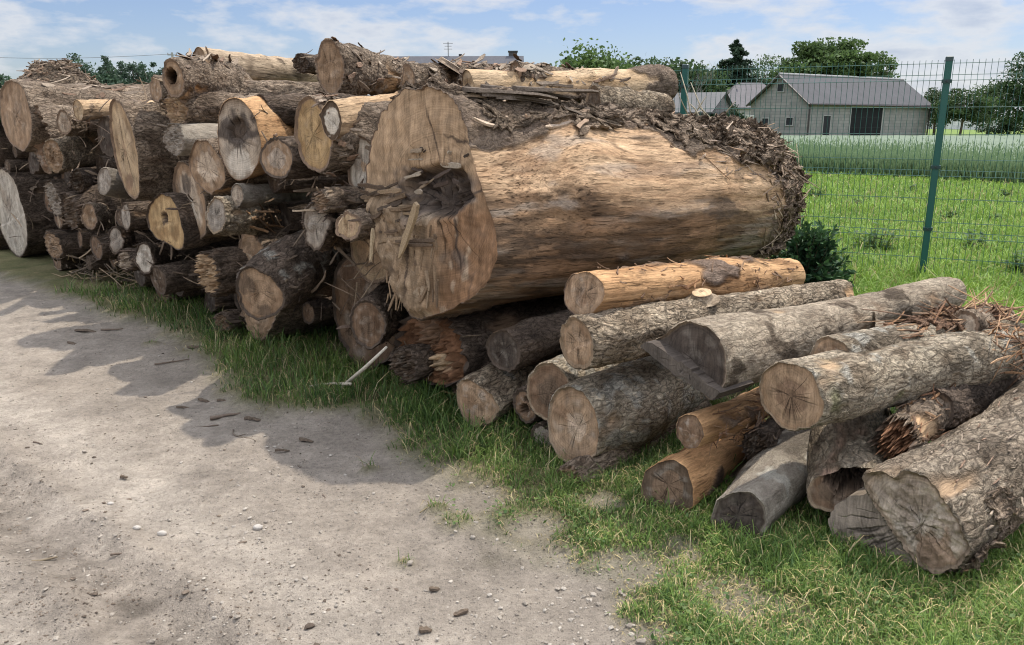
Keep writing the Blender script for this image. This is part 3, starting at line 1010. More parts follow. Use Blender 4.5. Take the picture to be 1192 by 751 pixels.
# ------------------------------------------------------------------ the pile, left to right
make_log(17, 134, 37, 15, 'bark-topped log with a pale sawn end under the shaggy bark heap', 'rough', 'tan', s=-.05, L=2.3, weather=.2,
         fl=dict(n=70, x=(.02, .9), a=(30, 150), size=(.06, .25), wid=(.02, .06), lift=.1))
make_log(52, 118, 13, 7, 'small square-ended log half buried in loose bark behind the grey hollow slab log', 'rough', 'sand', s=.25, L=2.2,
         fl=dict(n=40, x=(.02, .9), a=(20, 160), size=(.06, .22), wid=(.02, .05), lift=.1))
make_log(47, 161, 38, 10, 'rotten hollow log with a broken weathered grey rim', 'rough', 'brown', s=.03, L=2.0, brk=.05, weather=.8,
         hol=((-.15, .05, .72, .3, 1.25),), heart=(.8, 'brown'))
make_log(91, 128, 12, 4, 'short bare log with light split wood above the round grey-brown log', 'bare', 'straw', s=-.02, L=1.7, far=(175, 126))
make_log(74, 143, 12.5, 5, 'thin grey-brown log with a small clean end, above the thick ridged log', 'rough', 'pale', s=0.0, L=1.9, far=(150, 150))
make_log(62, 181, 18, 7, 'ridged light brown log with a rounded end, left of the plank-like sawn face', 'furrow', 'tan', s=-.06, L=2.0, far=(165, 164), brk=.02)
make_log(145, 174, 54, 14, 'thick log with a tall narrow tan face like a plank', 'rough', 'straw', s=-.12, L=2.4, weather=.1, heart=(.12, 'tan'),
         blot=((.1, -.7, .22, 'brown'),), fl=dict(n=60, x=(.02, .95), a=(40, 150), size=(.1, .4), wid=(.02, .07), lift=.12))
make_log(11, 247, 51, 14, 'thick dark log with a white weathered end at the far left bottom of the pile', 'dark', 'white', s=.14, L=2.4, weather=.6, fl=dict(n=20, x=(.02, .5), a=(60, 150)))
make_log(-14, 175, 30, 12, 'dark log end above the white-ended log, cut by the photo edge', 'dark', 'brown', s=.15, L=2.2)
make_log(-22, 262, 36, 14, 'split pale log cut off by the photo edge beside the white-ended log', 'dark', 'pale', s=.1, L=2.2, brk=.04)
make_log(63, 232, 21, 8, 'rotten log with a torn pale end under the grey split slab', 'dark', 'grey', s=.06, L=2.0, brk=.05, weather=.5)
make_log(90, 210, 12, 5, 'dark weathered log under the ridged light brown log', 'dark', 'umber', s=.04, L=2.0, brk=.05, far=(150, 205))
make_log(121, 211, 15, 8, 'blue-grey smooth log stub pointing at the road beside the plank-like face', 'grey', 'grey', s=-.1, L=.9, yaw=20, pit=-12, weather=.7)
make_log(81, 246, 20, 8, 'dark split log leaning down between the torn pale log and the brown log', 'dark', 'umber', s=-.03, L=1.2, yaw=38, pit=8, brk=.05)
make_log(104, 252, 13, 5, 'brown log with a small reddish end in the shaded lower pile', 'rough', 'tan', s=.0, L=2.0, far=(170, 248))
make_log(146, 252, 14, 6, 'small log with a pale grey round end below the plank-like face', 'dark', 'grey', s=-.02, L=2.0, weather=.6)
make_log(62, 286, 15, 8, 'squat log with a pinkish torn end resting near the ground', 'dark', 'tan', s=.06, L=2.0, brk=.03)
make_log(112, 288, 13, 7, 'dark brown log end low in the pile beside the pale split wedge', 'dark', 'brown', s=.07, L=2.0)
make_log(135, 279, 14, 8, 'dark log with a round grey end, just left of the fresh yellow face', 'dark', 'grey', s=-.05, L=2.1, far=(205, 271))
make_log(146, 304, 11, 8, 'broken log with a torn whitish end near the ground', 'dark', 'pale', s=-.06, L=1.6, brk=.06)
make_log(201, 91, 19, 11, 'top log with a hollow black end on the crest of the pile', 'rough', 'tan', s=-.1, L=1.25, far=(262, 102), hol=((.1, .15, .5, .25, 1.5),), r1px=30, bulge=((.5, .3, .1),), fl=dict(n=40, x=(.1, .9), a=(40, 140), size=(.05, .2), wid=(.01, .04)))
make_log(232, 72, 16, 6, 'long bare grey-tan log lying on the very top of the pile', 'bare', 'tan', s=.45, L=2.3, far=(368, 88), r1px=15, cover=.12, stain=.9, wA=(.43, .33, .225), wB=(.36, .26, .17))
make_log(181, 104, 13, 6, 'short log stub beside the hollow-ended top log', 'rough', 'tan', s=.06, L=1.6)
make_log(205, 128, 18, 12, 'log with a crumbly rotten end under the hollow-ended log', 'rough', 'sand', s=.02, L=2.0, brk=.05, heart=(.5, 'tan'))
make_log(203, 162, 18, 11, 'short grey stub with a knobby end beside the long silver-grey log', 'grey', 'grey', s=-.08, L=.8, brk=.03, weather=.8)
make_log(214, 154, 12, 4, 'long smooth silver-grey log under the crest of the pile', 'grey', 'grey', s=.03, L=2.1, far=(300, 142))
make_log(240, 195, 28, 19, 'round log with a brown ring and pale heartwood, second level of the pile', 'rough', 'tan', s=-.08, L=1.8, heart=(.58, 'pale'), weather=.3, flush=True)
make_log(220, 233, 43, 21, 'thick log with a pale grey heart and dark stain, behind the round ringed log', 'rough', 'tan', s=.06, L=2.2, heart=(.72, 'pale'), blot=((.1, .42, .34, 'dark', .8), (-.1, -.25, .35, 'white', .6)))
make_log(190, 257, 32, 19, 'log with a freshly cut yellow face and a small rotten core', 'dark', 'yellow', s=-.06, L=2.0, weather=0.0, blot=((0, .12, .30, 'umber'),), hol=((0, .12, .22, .05),), flush=True,
         out=[(186, 226), (196, 229), (203, 244), (208, 262), (212, 274), (211, 288), (204, 290), (193, 281), (183, 277), (175, 264), (172, 250), (176, 237)], outkeep=.4)
make_log(277, 161, 49, 18, 'thick bare log with a large black rot stain on its pale end', 'orange', 'pale', s=-.05, L=1.25, far=(345, 152), r1px=38, weather=.3, cover=.12, flush=True, blot=((.02, .18, .50, 'dark', .97), (0, -.55, .35, 'white', .7)), hol=((.02, .2, .32, .04, 1.3),),
         fl=dict(n=26, x=(.1, .9), a=(120, 230), size=(.04, .12), wid=(.01, .03)))
make_log(364, 158, 39, 24, 'thick log with a large yellowish cracked face and ragged bark rim', 'rough', 'yellow', s=-.1, L=2.2, weather=.15, fl=dict(n=40, x=(0.0, .06), a=(60, 260), size=(.04, .1), wid=(.01, .04)))
make_log(321, 185, 21, 19, 'small round log wedged below the stained end and the yellowish face', 'dark', 'tan', s=-.13, L=1.7, heart=(.55, 'grey', .6))
make_log(386, 140, 23, 14, 'bare light log with a dark-rimmed white heart, touching the giant trunk', 'bare', 'umber', s=-.12, L=1.9, far=(500, 126), r1px=20, heart=(.70, 'white'), cover=.08, weather=.1, flush=True)
make_log(421, 195, 33, 20, 'log with a cracked pale grey end tucked in beside the giant trunk', 'rough', 'white', s=.05, L=2.2, weather=.7, heart=(.2, 'tan'))
make_log(384, 81, 28, 10, 'thick dark-barked log perched on top of the pile with a pale slanted end', 'rough', 'tan', s=.30, L=1.5, far=(468, 90), r1px=16, weather=.2, amp=.016, wob=.12,
         fl=dict(n=60, x=(.05, .98), a=(30, 220), size=(.04, .16), wid=(.01, .03), lift=.25))
make_log(474, 92, 14, 6, 'brown log with a pale branch scar on the crest, running on behind the giant trunk', 'rough', 'tan', s=.5, L=1.9, far=(598, 92), r1px=14, stub=((.25, 120, .07, .03, 'pale', .2),),
         fl=dict(n=90, x=(.05, .98), a=(20, 200), size=(.06, .22), wid=(.01, .035), lift=.12))
make_log(350, 74, 9, 12, 'small dark log end poking up behind the crest of the pile', 'dark', 'umber', s=1.6, L=1.2, brk=.03)
def top_cover(x, L, cs, sn, p):
    q = x / L
    end = sstep(.76, .84, q + .06 * fbm(p * 6, 71, 2))
    patch = np.exp(-((q - .22) / .13) ** 2) * sstep(.25, -.1, sn + .2 * fbm(p * 8, 72, 2)) * 1.2
    low = sstep(-.3, -.6, sn + .3 * fbm(p * 5, 73, 3))
    return .02 + np.clip(end + patch + low * .7, 0, 1.2)


make_log(545, 102, 20, 8, 'long pale debarked log lying along the top behind the giant trunk', 'bare', 'straw', s=.85, L=2.45, far=(768, 99), r1px=19, coverf=top_cover, cover=.3, amp=.015, wA=(.56, .42, .27), wB=(.47, .31, .17), bend=2.2,
         bulge=((.95, .14, .12), (.5, .15, -.08)), fl=dict(n=50, x=(.05, .75), a=(150, 260), size=(.06, .25), wid=(.01, .04), lift=.12))
make_log(690, 121, 18, 8, 'furrowed log whose rounded far end shows under the tip of the long pale log', 'furrow', 'umber', s=1.75, L=.95, far=(768, 127), r1px=16)
make_log(600, 88, 12, 6, 'bark-covered log with a crumbling grey back on the crest beside the house roof', 'rough', 'tan', s=1.3, L=2.2, far=(740, 104), r1px=10,
         fl=dict(n=160, x=(.0, .8), a=(20, 200), size=(.05, .2), wid=(.015, .05), lift=.08))
# middle and bottom
make_log(276, 228, 13, 4, 'smooth grey log lying across the middle of the pile', 'grey', 'pale', s=-.12, L=1.5, far=(362, 230), r1px=13)
make_log(251, 251, 20, 6, 'log with silvery splintered bark and an orange flaking middle', 'lichen', 'grey', s=-.3, L=1.35, far=(345, 254), r1px=19, amp=.016,
         fl=dict(n=110, x=(.2, .98), a=(60, 230), size=(.05, .2), wid=(.006, .02), lift=.35, cols=[(.36, .22, .12), (.26, .16, .09), (.16, .11, .07)]))
make_log(367, 262, 26, 10, 'gnarled log with a cracked grey end and warty bark above the dark leaning log', 'dark', 'grey', s=-.2, L=1.5, far=(440, 262), amp=.02, clump=1.6, weather=.7)
make_log(374, 234, 10, 7, 'short broken stub with a torn tip above the gnarled log', 'rough', 'tan', s=-.2, L=.7, brk=.05)
make_log(296, 334, 62, 22, 'thick pale log end split down its face behind the dark leaning log', 'rough', 'tan', s=.12, L=2.2, weather=.25, brk=.03, blot=((.0, .0, .22, 'brown', .6),))
make_log(302, 340, 30, 27, 'dark leaning log with a worn tan patch on its end, above the grass', 'dark', 'tan', s=-.32, L=.98, far=(372, 296), r1px=31, lich=.02, weather=0.0,
         out=[(279, 318), (292, 312), (312, 322), (328, 338), (330, 356), (318, 367), (298, 372), (284, 362), (276, 340)], outkeep=.4, blot=((.55, .3, .45, 'umber'), (-.1, -.75, .3, 'umber')))
make_log(421, 366, 66, 43, 'thick shaded log with a scarred brown end on the grass beside the white stick', 'dark', 'brown', s=.27, L=2.0, weather=.4, brk=.015, heart=(.5, 'umber', .5))
make_log(428, 378, 27, 22, 'small dark log jutting out in front of the thick shaded log', 'dark', 'brown', s=-.06, L=.75, far=(478, 340), r1px=24, heart=(.4, 'umber', .6))
make_log(404, 262, 15, 15, 'short stub with a fresh cream split end beside the torn boards', 'rough', 'straw', s=-.16, L=.8, weather=0.0, out=[(392, 256), (402, 249), (414, 252), (420, 262), (416, 274), (402, 277), (392, 272)], blot=((-.6, 0, .5, 'tan'),))
make_log(430, 291, 36, 26, 'round log with a thick pale sapwood ring below the torn boards of the giant trunk', 'rough', 'straw', s=.2, L=2.2, heart=(.72, 'tan'), weather=.1)
make_log(504, 408, 42, 40, 'crumbling red-brown rotten log holding up the giant trunk', 'dark', 'red', s=.16, L=2.2, weather=0.0, brk=.10, blot=((-.4, -.25, .32, 'straw', .8), (.1, .6, .5, 'brown', .7)))
make_log(470, 425, 18, 16, 'dark crumbled log lying in the grass under the red-brown rotten log', 'dark', 'umber', s=.02, L=1.2, brk=.06)
make_log(242, 318, 25, 12, 'brown broken log with torn orange fibres low in the pile', 'dark', 'sand', s=-.1, L=1.7, brk=.08, weather=.1)
make_log(168, 301, 17, 6, 'dark log with a bright white sliver of a face low in the pile', 'dark', 'white', s=-.12, L=1.7, far=(232, 295), weather=.2)
make_log(184, 326, 15, 8, 'black log on the grass beneath the white sliver face', 'dark', 'umber', s=-.08, L=1.7)
make_log(258, 375, 9, 8, 'small reddish log end in the grass left of the pale split end', 'dark', 'brown', s=.05, L=1.2, brk=.03)

# ------------------------------------------------------------------ the thin logs on the right
FR = [(.30, .17, .09), (.22, .12, .07), (.16, .10, .065), (.38, .24, .14), (.26, .17, .11)]
make_log(680, 341, 26, 23, 'orange debarked log with a ringed end, highest beside the giant trunk', 'orange', 'tan', grp=GR, s=.12, L=2.05, far=(918, 320), r1px=20, flush=True, cover=.36, heart=(.55, 'brown', .45), weather=.35, bulge=((.60, .15, .16), (.44, .03, -.08)), knots=5, blot=((.2, .1, .12, 'umber', .7),),
         fl=dict(n=120, x=(.05, .96), a=(50, 240), size=(.02, .10), wid=(.002, .012), lift=.12, cross=.6, thick=.004, cols=FR, curl=.7))
make_log(671, 400, 28, 18, 'deeply furrowed grey log with a plain pale sawn end', 'furrow', 'tan', grp=GR, s=.0, L=2.15, far=(978, 346), r1px=17, weather=.15, heart=(.15, 'tan'), stub=((.38, 95, .05, .04, 'sand', -.3),))
make_log(556, 464, 31, 27, 'furrowed log with a lopsided worn face, nearest the red-brown rotten log', 'furrow', 'tan', grp=GR, s=0.0, L=1.6, far=(700, 372), r1px=22, weather=.45, lich=.1,
         out=[(534, 447), (545, 443), (560, 452), (574, 460), (580, 474), (570, 490), (552, 495), (541, 486), (534, 468)], outkeep=.5, stub=((.30, 100, .03, .04, 'tan', .2),))
make_log(538, 440, 22, 14, 'rotten ragged log end squeezed behind the lopsided furrowed log', 'rough', 'umber', grp=GR, s=.22, L=1.3, far=(650, 400), brk=.05)
make_log(638, 458, 33, 24, 'log with a dark rotten heart and mossy white specks, behind the fat lichen log', 'lichen', 'brown', grp=GR, s=.08, L=1.5, far=(748, 408), r1px=25, heart=(.55, 'umber'), lich=.25, weather=0.0)
make_log(611, 474, 18, 12, 'small log with a hollow knobbly end in the dark gap beside the furrowed log', 'dark', 'brown', grp=GR, s=.12, L=1.3, hol=((.1, -.2, .4, .08), (0, .45, .25, .05)))
make_log(672, 497, 47, 31, 'fat short log with pale lichen bark and a star-cracked end', 'lichen', 'tan', grp=GR, s=.02, L=1.05, far=(790, 437), r1px=41, lich=.40, weather=.35, heart=(.35, 'pale', .5),
         out=[(650, 455), (664, 450), (678, 458), (690, 478), (697, 504), (694, 528), (683, 541), (668, 543), (653, 533), (642, 512), (640, 486), (643, 468)], outkeep=.3)
make_log(632, 516, 20, 13, 'small grey-faced log end low in the shade beside the fat lichen log', 'dark', 'grey', grp=GR, s=.12, L=1.3, weather=.3)
make_log(664, 561, 18, 13, 'low log lying in the grass beneath the fat lichen log', 'rough', 'tan', grp=GR, s=-.10, L=1.2, yaw=40, pit=1, brk=.03)
k9 = make_log(808, 422, 45, 38, 'long smooth grey log with a dark notched end, reaching furthest towards the fence', 'smooth', 'dark', grp=GR, s=.05, L=2.15, far=(1104, 341), r1px=19, weather=.2, cover=.8, bulge=((.55, .10, .10), (.66, .04, -.04)),
              out=[(757, 401), (776, 384), (790, 379), (804, 377), (827, 385), (838, 396), (843, 409), (846, 430), (844, 448), (838, 460), (826, 464), (812, 448), (790, 426)], outkeep=.6, outsm=1, bend=.5, soil=.3, crk=.55, patch=.95,
              stub=((.52, 190, .05, .05, 'pale', .8),))
prism_on_face(k9, [(746, 404), (757, 398), (790, 421), (822, 445), (838, 457), (829, 465), (806, 450), (776, 428)], -.045, .16, (.10, .082, .066), 'notch_wedge', side=(.085, .068, .055), jit=.03)
make_log(803, 503, 21, 16, 'thin debarked tan log under the dark notched log', 'orange', 'brown', grp=GR, s=-.02, L=1.15, far=(925, 455), r1px=17, flush=True, weather=.5, cover=.3,
         fl=dict(n=70, x=(.1, .7), a=(120, 260), size=(.04, .16), wid=(.002, .009), lift=.15, thick=.004, cols=FR, name='bark_fringe', curl=.8))
make_log(777, 565, 34, 29, 'orange barkless log with a dark cracked end, forking where it meets the grass', 'orange', 'umber', grp=GR, s=-.04, L=.95, far=(880, 505), r1px=22, cover=.05, flush=True, weather=.3, stain=.95, knots=5, wA=(.58, .35, .17), wB=(.38, .19, .085),
         out=[(750, 548), (766, 538), (784, 534), (800, 546), (807, 566), (806, 590), (794, 598), (768, 598), (750, 590), (745, 570)], outkeep=.5, heart=(.6, 'brown', .7), stub=((.48, 215, .075, .09, 'sand', .15),))
make_log(858, 600, 31, 33, 'mottled grey log with a blackened end, angled down to the grass', 'grey', 'dark', grp=GR, s=-.05, L=1.15, far=(962, 492), r1px=30, weather=.15, lich=.05,
         out=[(836, 582), (852, 573), (872, 574), (888, 588), (890, 610), (880, 628), (856, 634), (834, 626), (827, 604)], outkeep=.5)
make_log(985, 560, 34, 45, 'log with a hollow rotten end and reddish worn patch, behind the big notched log', 'lichen', 'brown', grp=GR, s=.22, L=1.0, far=(990, 472), r1px=34, hol=((-.15, 0, .6, .14, .7),), heart=(.75, 'umber'), cover=.75, wA=(.40, .27, .19), wB=(.30, .2, .14),
         out=[(940, 572), (952, 556), (980, 546), (1015, 545), (1032, 556), (1028, 580), (1005, 596), (965, 598), (945, 590)], outkeep=.5)
make_log(920, 461, 38, 32, 'straight rough-barked log with a neat target-like ringed end', 'lichen', 'tan', grp=GR, s=.1, L=1.55, far=(1176, 404), r1px=30, heart=(.52, 'brown', .95), weather=.0, soil=.0, irr=.04, lich=.12, moss=.05, flush=True, fray=True, brkf=.10, farc='sand',
         fl=dict(n=150, x=(.78, 1.0), a=(20, 200), size=(.08, .28), wid=(.002, .012), lift=.12, cross=.4, thick=.004, cols=FR, name='bark_fringe', cl=(-.8, .6)))
k14 = make_log(966, 418, 24, 20, 'pale-barked log with torn red fibres, behind the target-ended log', 'lichen', 'tan', grp=GR, s=.42, L=1.35, far=(1155, 376), r1px=18, lich=.2, cover=.9,
               fl=dict(n=260, x=(.5, .99), a=(20, 190), size=(.10, .34), wid=(.002, .011), lift=.10, cross=.45, thick=.004, cols=FR, name='bark_fringe', cl=(-.9, .5)))
bark_plates(k14, 9, (.45, .95), (40, 170), (.10, .24), (.04, .09), lift=.03, colA=(.16, .09, .055), colB=(.36, .22, .14), seed=14)
bark_flakes(k14, 24, x=(.25, .45), a=(40, 170), size=(.06, .18), wid=(.004, .015), lift=.15, cols=FR, name='bark_fringe')
k16 = make_log(1072, 612, 56, 52, 'big notched log with cracked grey bark, nearest to the camera', 'weath', 'pale', grp=GR, s=.10, L=1.6, far=(1250, 474), r1px=50, rmid=.165, weather=.8, brk=.014, heart=(.9, 'grey', .5), soil=.7,
               blot=((-.3, -.5, .5, 'brown', .8), (.2, .5, .4, 'umber', .5)),
               out=[(1006, 556), (1018, 547), (1034, 553), (1044, 560), (1054, 552), (1078, 556), (1096, 574), (1106, 596), (1118, 616), (1126, 640), (1112, 660), (1086, 668), (1068, 655), (1046, 624), (1024, 590)], outkeep=.35, outsm=1,
               fl=dict(n=120, x=(.02, .7), a=(60, 230), size=(.02, .07), wid=(.002, .007), lift=.15))
bark_plates(k16, 7, (.05, .22), (150, 235), (.06, .16), (.05, .10), lift=.03, seed=9)
prism_on_face(k16, [(964, 604), (972, 590), (990, 578), (1012, 574), (1036, 592), (1066, 630), (1082, 664), (1050, 664), (1022, 656), (976, 656)], .018, .52, (.25, .20, .155), 'split_half', side=(.17, .135, .10))
bark_flakes(k16, 16, x=(.05, .16), a=(200, 250), size=(.04, .10), wid=(.01, .03), lift=.2, cols=FR)
make_log(1046, 512, 24, 18, 'broken stub of torn red-brown splinters between the ringed log and the big notched log', 'rough', 'red', grp=GR, s=.42, L=.7, brk=.14, weather=0.0,
         fl=dict(n=70, x=(0, .8), a=(0, 360), size=(.04, .16), wid=(.003, .014), lift=.25, cross=.8, cols=FR, name='bark_fringe', curl=1.1))
make_log(1084, 478, 24, 20, 'dark log filling the gap between the ringed log and the big notched log', 'dark', 'umber', grp=GR, s=.75, L=1.3, far=(1180, 440), r1px=24)
make_log(1120, 380, 16, 14, 'dull log end lying behind the red-fibred log', 'rough', 'pale', grp=GR, s=1.25, L=.8, far=(1166, 377), r1px=14)
make_log(880, 520, 16, 14, 'shaggy dark log in the gap below the thin tan log', 'dark', 'umber', grp=GR, s=.35, L=1.1, far=(960, 470), brk=.05,
         fl=dict(n=50, x=(0, .5), a=(0, 360), size=(.05, .14), wid=(.004, .014), lift=.5))

# ------------------------------------------------------------------ shadowed logs that fill the inside of the pile
prof_px = [(-60, 100), (0, 112), (60, 118), (130, 128), (190, 120), (260, 112), (330, 105), (400, 112), (470, 130), (500, 385), (640, 395), (700, 450)]
front = [l for l in LOGS]
rp = random.Random(77)
cand = 0; fill = 0
umin, _ = us(gnd(-40, 305)); umax, _ = us(gnd(640, 515))
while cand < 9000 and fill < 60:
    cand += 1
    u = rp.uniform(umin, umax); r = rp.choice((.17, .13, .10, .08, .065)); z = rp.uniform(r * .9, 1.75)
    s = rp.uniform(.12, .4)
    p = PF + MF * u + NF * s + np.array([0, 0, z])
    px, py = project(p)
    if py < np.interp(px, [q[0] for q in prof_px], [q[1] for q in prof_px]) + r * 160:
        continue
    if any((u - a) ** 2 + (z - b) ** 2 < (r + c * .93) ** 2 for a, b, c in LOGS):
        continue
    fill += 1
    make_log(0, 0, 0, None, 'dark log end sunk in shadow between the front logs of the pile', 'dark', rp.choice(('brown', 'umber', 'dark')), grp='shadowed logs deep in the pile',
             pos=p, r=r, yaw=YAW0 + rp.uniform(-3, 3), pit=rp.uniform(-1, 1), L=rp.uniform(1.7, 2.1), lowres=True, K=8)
print('fill logs', fill)
if 0: pass

# strips of bark and twigs caught between the logs
random.seed(5)
mb = MB()
for k in range(230):
    px = random.uniform(10, 440); py = random.uniform(np.interp(px, [0, 200, 440], [140, 118, 150]), np.interp(px, [0, 200, 440], [295, 330, 400]))
    q = on_front(px, py, random.uniform(.0, .22))
    an = random.gauss(0, .75) + random.choice((0, 0, 1.5, PI))
    t = MF * math.cos(an) * .8 + np.array([0, 0, math.sin(an)]) + NF * abs(random.gauss(.1, .45))
    strip(mb, q, t, -NF + np.array([0, 0, .3]), random.uniform(.07, .32), random.choice((.005, .008, .014, .022)), .005, np.array(random.choice([(.20, .145, .10), (.12, .088, .065), (.30, .225, .15), (.16, .12, .085)])), random.uniform(-.8, .8), random.uniform(-.5, .5), 5)
tag(mb.build('bark_strips', M_FLAKE), 'thin strips of bark and twigs lodged between the stacked logs', 'bark strips', None, 'stuff')
random.seed(40)
# ------------------------------------------------------------------ ground: one sheet
EDGE_PX = [(-120, 312), (-40, 318), (0, 322), (60, 343), (130, 366), (190, 392), (235, 428), (285, 478), (335, 490), (400, 484), (445, 512), (500, 556), (560, 585), (600, 640), (650, 668), (720, 690), (745, 751), (760, 830)]
_e = np.array([us(gnd(*q)) for q in EDGE_PX])
EU, ES = _e[:, 0], _e[:, 1]
BARE = [(742, 664, .15, .62), (700, 588, .09, .55), (845, 690, .13, .4), (620, 615, .12, .7), (900, 725, .14, .3), (660, 690, .12, .8), (800, 640, .10, .5), (560, 575, .1, .7)]
TUFT = [(535, 604, .12), (470, 652, .06), (742, 716, .10), (590, 565, .1), (430, 545, .06), (510, 590, .07), (780, 690, .1), (175, 398, .08), (380, 310, .1), (385, 395, .05)]
BAREW = [(gnd(a, b), r, k) for a, b, r, k in BARE]
TUFTW = [(gnd(a, b), r) for a, b, r in TUFT]
RUT_A, RUT_B = gnd(-60, 520), gnd(230, 760)
RUT2_A, RUT2_B = gnd(-60, 690), gnd(60, 760)


def grassness(x, y):
    """1 where grass grows, 0 on the bare track"""
    p = np.stack([x, y, np.zeros_like(x)], -1)
    u, s = us(p)
    sb = np.interp(u, EU, ES)
    n = fbm(p * 1.6, 900, 3) * .16 + fbm(p * 7, 905, 3) * .10
    g = sstep(-.16, .16, s - sb - .06 + n)
    for c, r, k in BAREW:
        d = np.hypot(x - c[0], y - c[1]) / r
        g = g * (1 - k * (1 - sstep(.4, 1.5, d + n * 3)))
    for c, r in TUFTW:
        d = np.hypot(x - c[0], y - c[1]) / r
        g = np.maximum(g, .75 * (1 - sstep(.3, 1.2, d + n * 2)))
    return g


def seg_dist(x, y, A, B):
    d = (B - A)[:2]; L = np.hypot(*d); d = d / L
    return (x - A[0]) * -d[1] + (y - A[1]) * d[0]


def ground_z(x, y):
    p = np.stack([x, y, np.zeros_like(x)], -1)
    near = np.exp(-(np.hypot(x, y - 4) / 14) ** 2)
    z = .030 * fbm(p * .7, 910, 3) + .013 * fbm(p * 4, 915, 4) * near
    g = grassness(x, y)
    z = z + .035 * g * near
    r = seg_dist(x, y, RUT_A, RUT_B) + .05 * fbm(p * 2.2, 920, 3)
    z = z - .036 * np.exp(-(r / .12) ** 2) + .024 * np.exp(-((np.abs(r) - .17) / .05) ** 2)
    rough = sstep(.05, .45, fbm(p * 1.3, 921, 2) + .3 * np.exp(-(r / .2) ** 2))
    z = z + .026 * rough * np.abs(fbm(p * 11, 922, 3)) * (1 - g) * near
    z = z + .009 * fbm(p * 20, 923, 3) * near
    return z - .02


def axis_vals(a, b, st, lo, hi):
    v = list(np.arange(a, b + 1e-6, st))
    s = st; x = a
    while x > lo:
        s *= 1.16; x -= s; v.insert(0, x)
    s = st; x = b
    while x < hi:
        s *= 1.16; x += s; v.append(x)
    return np.array(v)


gx = axis_vals(-5.5, 3.6, .026, -1500, 1500)
gy = axis_vals(1.3, 7.2, .026, -300, 2200)
GX, GY = np.meshgrid(gx, gy)
fx, fy = GX.ravel(), GY.ravel()
gz = ground_z(fx, fy)
gg = grassness(fx, fy)
pp = np.stack([fx, fy, np.zeros_like(fx)], -1)
rr_ = seg_dist(fx, fy, RUT_A, RUT_B) + .05 * fbm(pp * 2.2, 920, 3)
dirtc = mixc((.275, .23, .183), (.37, .316, .257), np.clip(.5 + .8 * fbm(pp * .9, 930, 4), 0, 1))
dirtc = mixc(dirtc, (.215, .182, .148), sstep(.05, .4, fbm(pp * 1.9, 931, 5)) * .5)
rr2_ = seg_dist(fx, fy, RUT2_A, RUT2_B) + .06 * fbm(pp * 2.2, 924, 3)
dirtc = mixc(dirtc, (.19, .16, .13), np.exp(-(rr2_ / .25) ** 2) * np.clip(.4 + 1.5 * fbm(pp * 7, 925, 4), 0, 1) * .6)
dirtc = mixc(dirtc, (.13, .108, .086), np.exp(-(rr_ / .11) ** 2) * np.clip(.35 + 1.9 * fbm(pp * 9, 932, 4), 0, 1) * .85)
dirtc = mixc(dirtc, (.44, .38, .31), np.exp(-((np.abs(rr_) - .42) / .14) ** 2) * .5)
dirtc = mixc(dirtc, (.20, .17, .135), sstep(.15, .5, fbm(pp * 9, 934, 3)) * .35)
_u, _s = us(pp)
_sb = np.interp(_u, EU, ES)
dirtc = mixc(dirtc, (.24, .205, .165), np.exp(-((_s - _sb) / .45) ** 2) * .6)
turf = mixc((.10, .105, .045), (.19, .16, .085), np.clip(.5 + fbm(pp * 3, 933, 3), 0, 1))
far = sstep(9, 22, np.hypot(fx, fy))
turf = mixc(turf, mixc((.115, .165, .045), (.15, .20, .055), np.clip(.5 + fbm(pp * .35, 935, 3), 0, 1)), far)
gc = mixc(dirtc, turf, gg)
ny, nx_ = GX.shape
idx = np.arange(ny * nx_).reshape(ny, nx_)
quads = np.stack([idx[:-1, :-1].ravel(), idx[:-1, 1:].ravel(), idx[1:, 1:].ravel(), idx[1:, :-1].ravel()], 1)


def mat_ground():
    m, nt, out = newmat('ground'); N = NT(nt)
    raw = N.n('ShaderNodeTexCoord').outputs['Object']
    col = attr(N, 'col').outputs['Color']
    g = attr(N, 'bk').outputs['Fac']
    a = N.noise(raw, 38, 6, .72); b = N.noise(raw, 9, 5, .6); c = N.noise(raw, 210, 3, .7)
    f = N.math('ADD', N.math('ADD', N.math('MULTIPLY', a, .75), N.math('MULTIPLY', b, .45)), N.math('MULTIPLY', c, .6))
    d2 = N.noise(raw, 3.2, 6, .7)
    f = N.rng(f, .60, 1.20, .62, 1.62)
    f = N.math('MULTIPLY', f, N.rng(d2, .3, .7, .82, 1.22))
    grit = N.n('ShaderNodeTexVoronoi', {'Vector': raw, 'Scale': 130.0})
    gd = N.math('MULTIPLY', N.rng(grit.outputs['Distance'], .18, .40, 1.0, 0.0), N.rng(N.n('ShaderNodeSeparateColor', {0: grit.outputs['Color']}).outputs[0], .80, .86))
    f = N.math('MULTIPLY', f, N.rng(gd, 0.0, 1.0, 1.0, .48))
    vor = N.n('ShaderNodeTexVoronoi', {'Vector': raw, 'Scale': 62.0})
    peb = N.rng(vor.outputs['Distance'], .10, .32, 1.0, 0.0)
    pick = N.rng(N.n('ShaderNodeSeparateColor', {0: vor.outputs['Color']}).outputs[0], .80, .84)
    pm = N.math('MULTIPLY', peb, pick)
    sh = N.rng(N.n('ShaderNodeSeparateColor', {0: vor.outputs['Color']}).outputs[1], 0.0, 1.0, .45, 1.35)
    f2 = N.n('ShaderNodeMix', {0: pm, 2: f, 3: sh}).outputs[0]
    h = N.math('ADD', N.math('ADD', N.math('MULTIPLY', a, .9), N.math('MULTIPLY', c, .35)), N.math('MULTIPLY', pm, .5))
    finish(N, out, N.mulf(col, f2), .95, h, 1.0, .03, .1)
    return m


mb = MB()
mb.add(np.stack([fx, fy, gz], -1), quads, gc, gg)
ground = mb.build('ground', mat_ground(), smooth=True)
tag(ground, kind='structure')


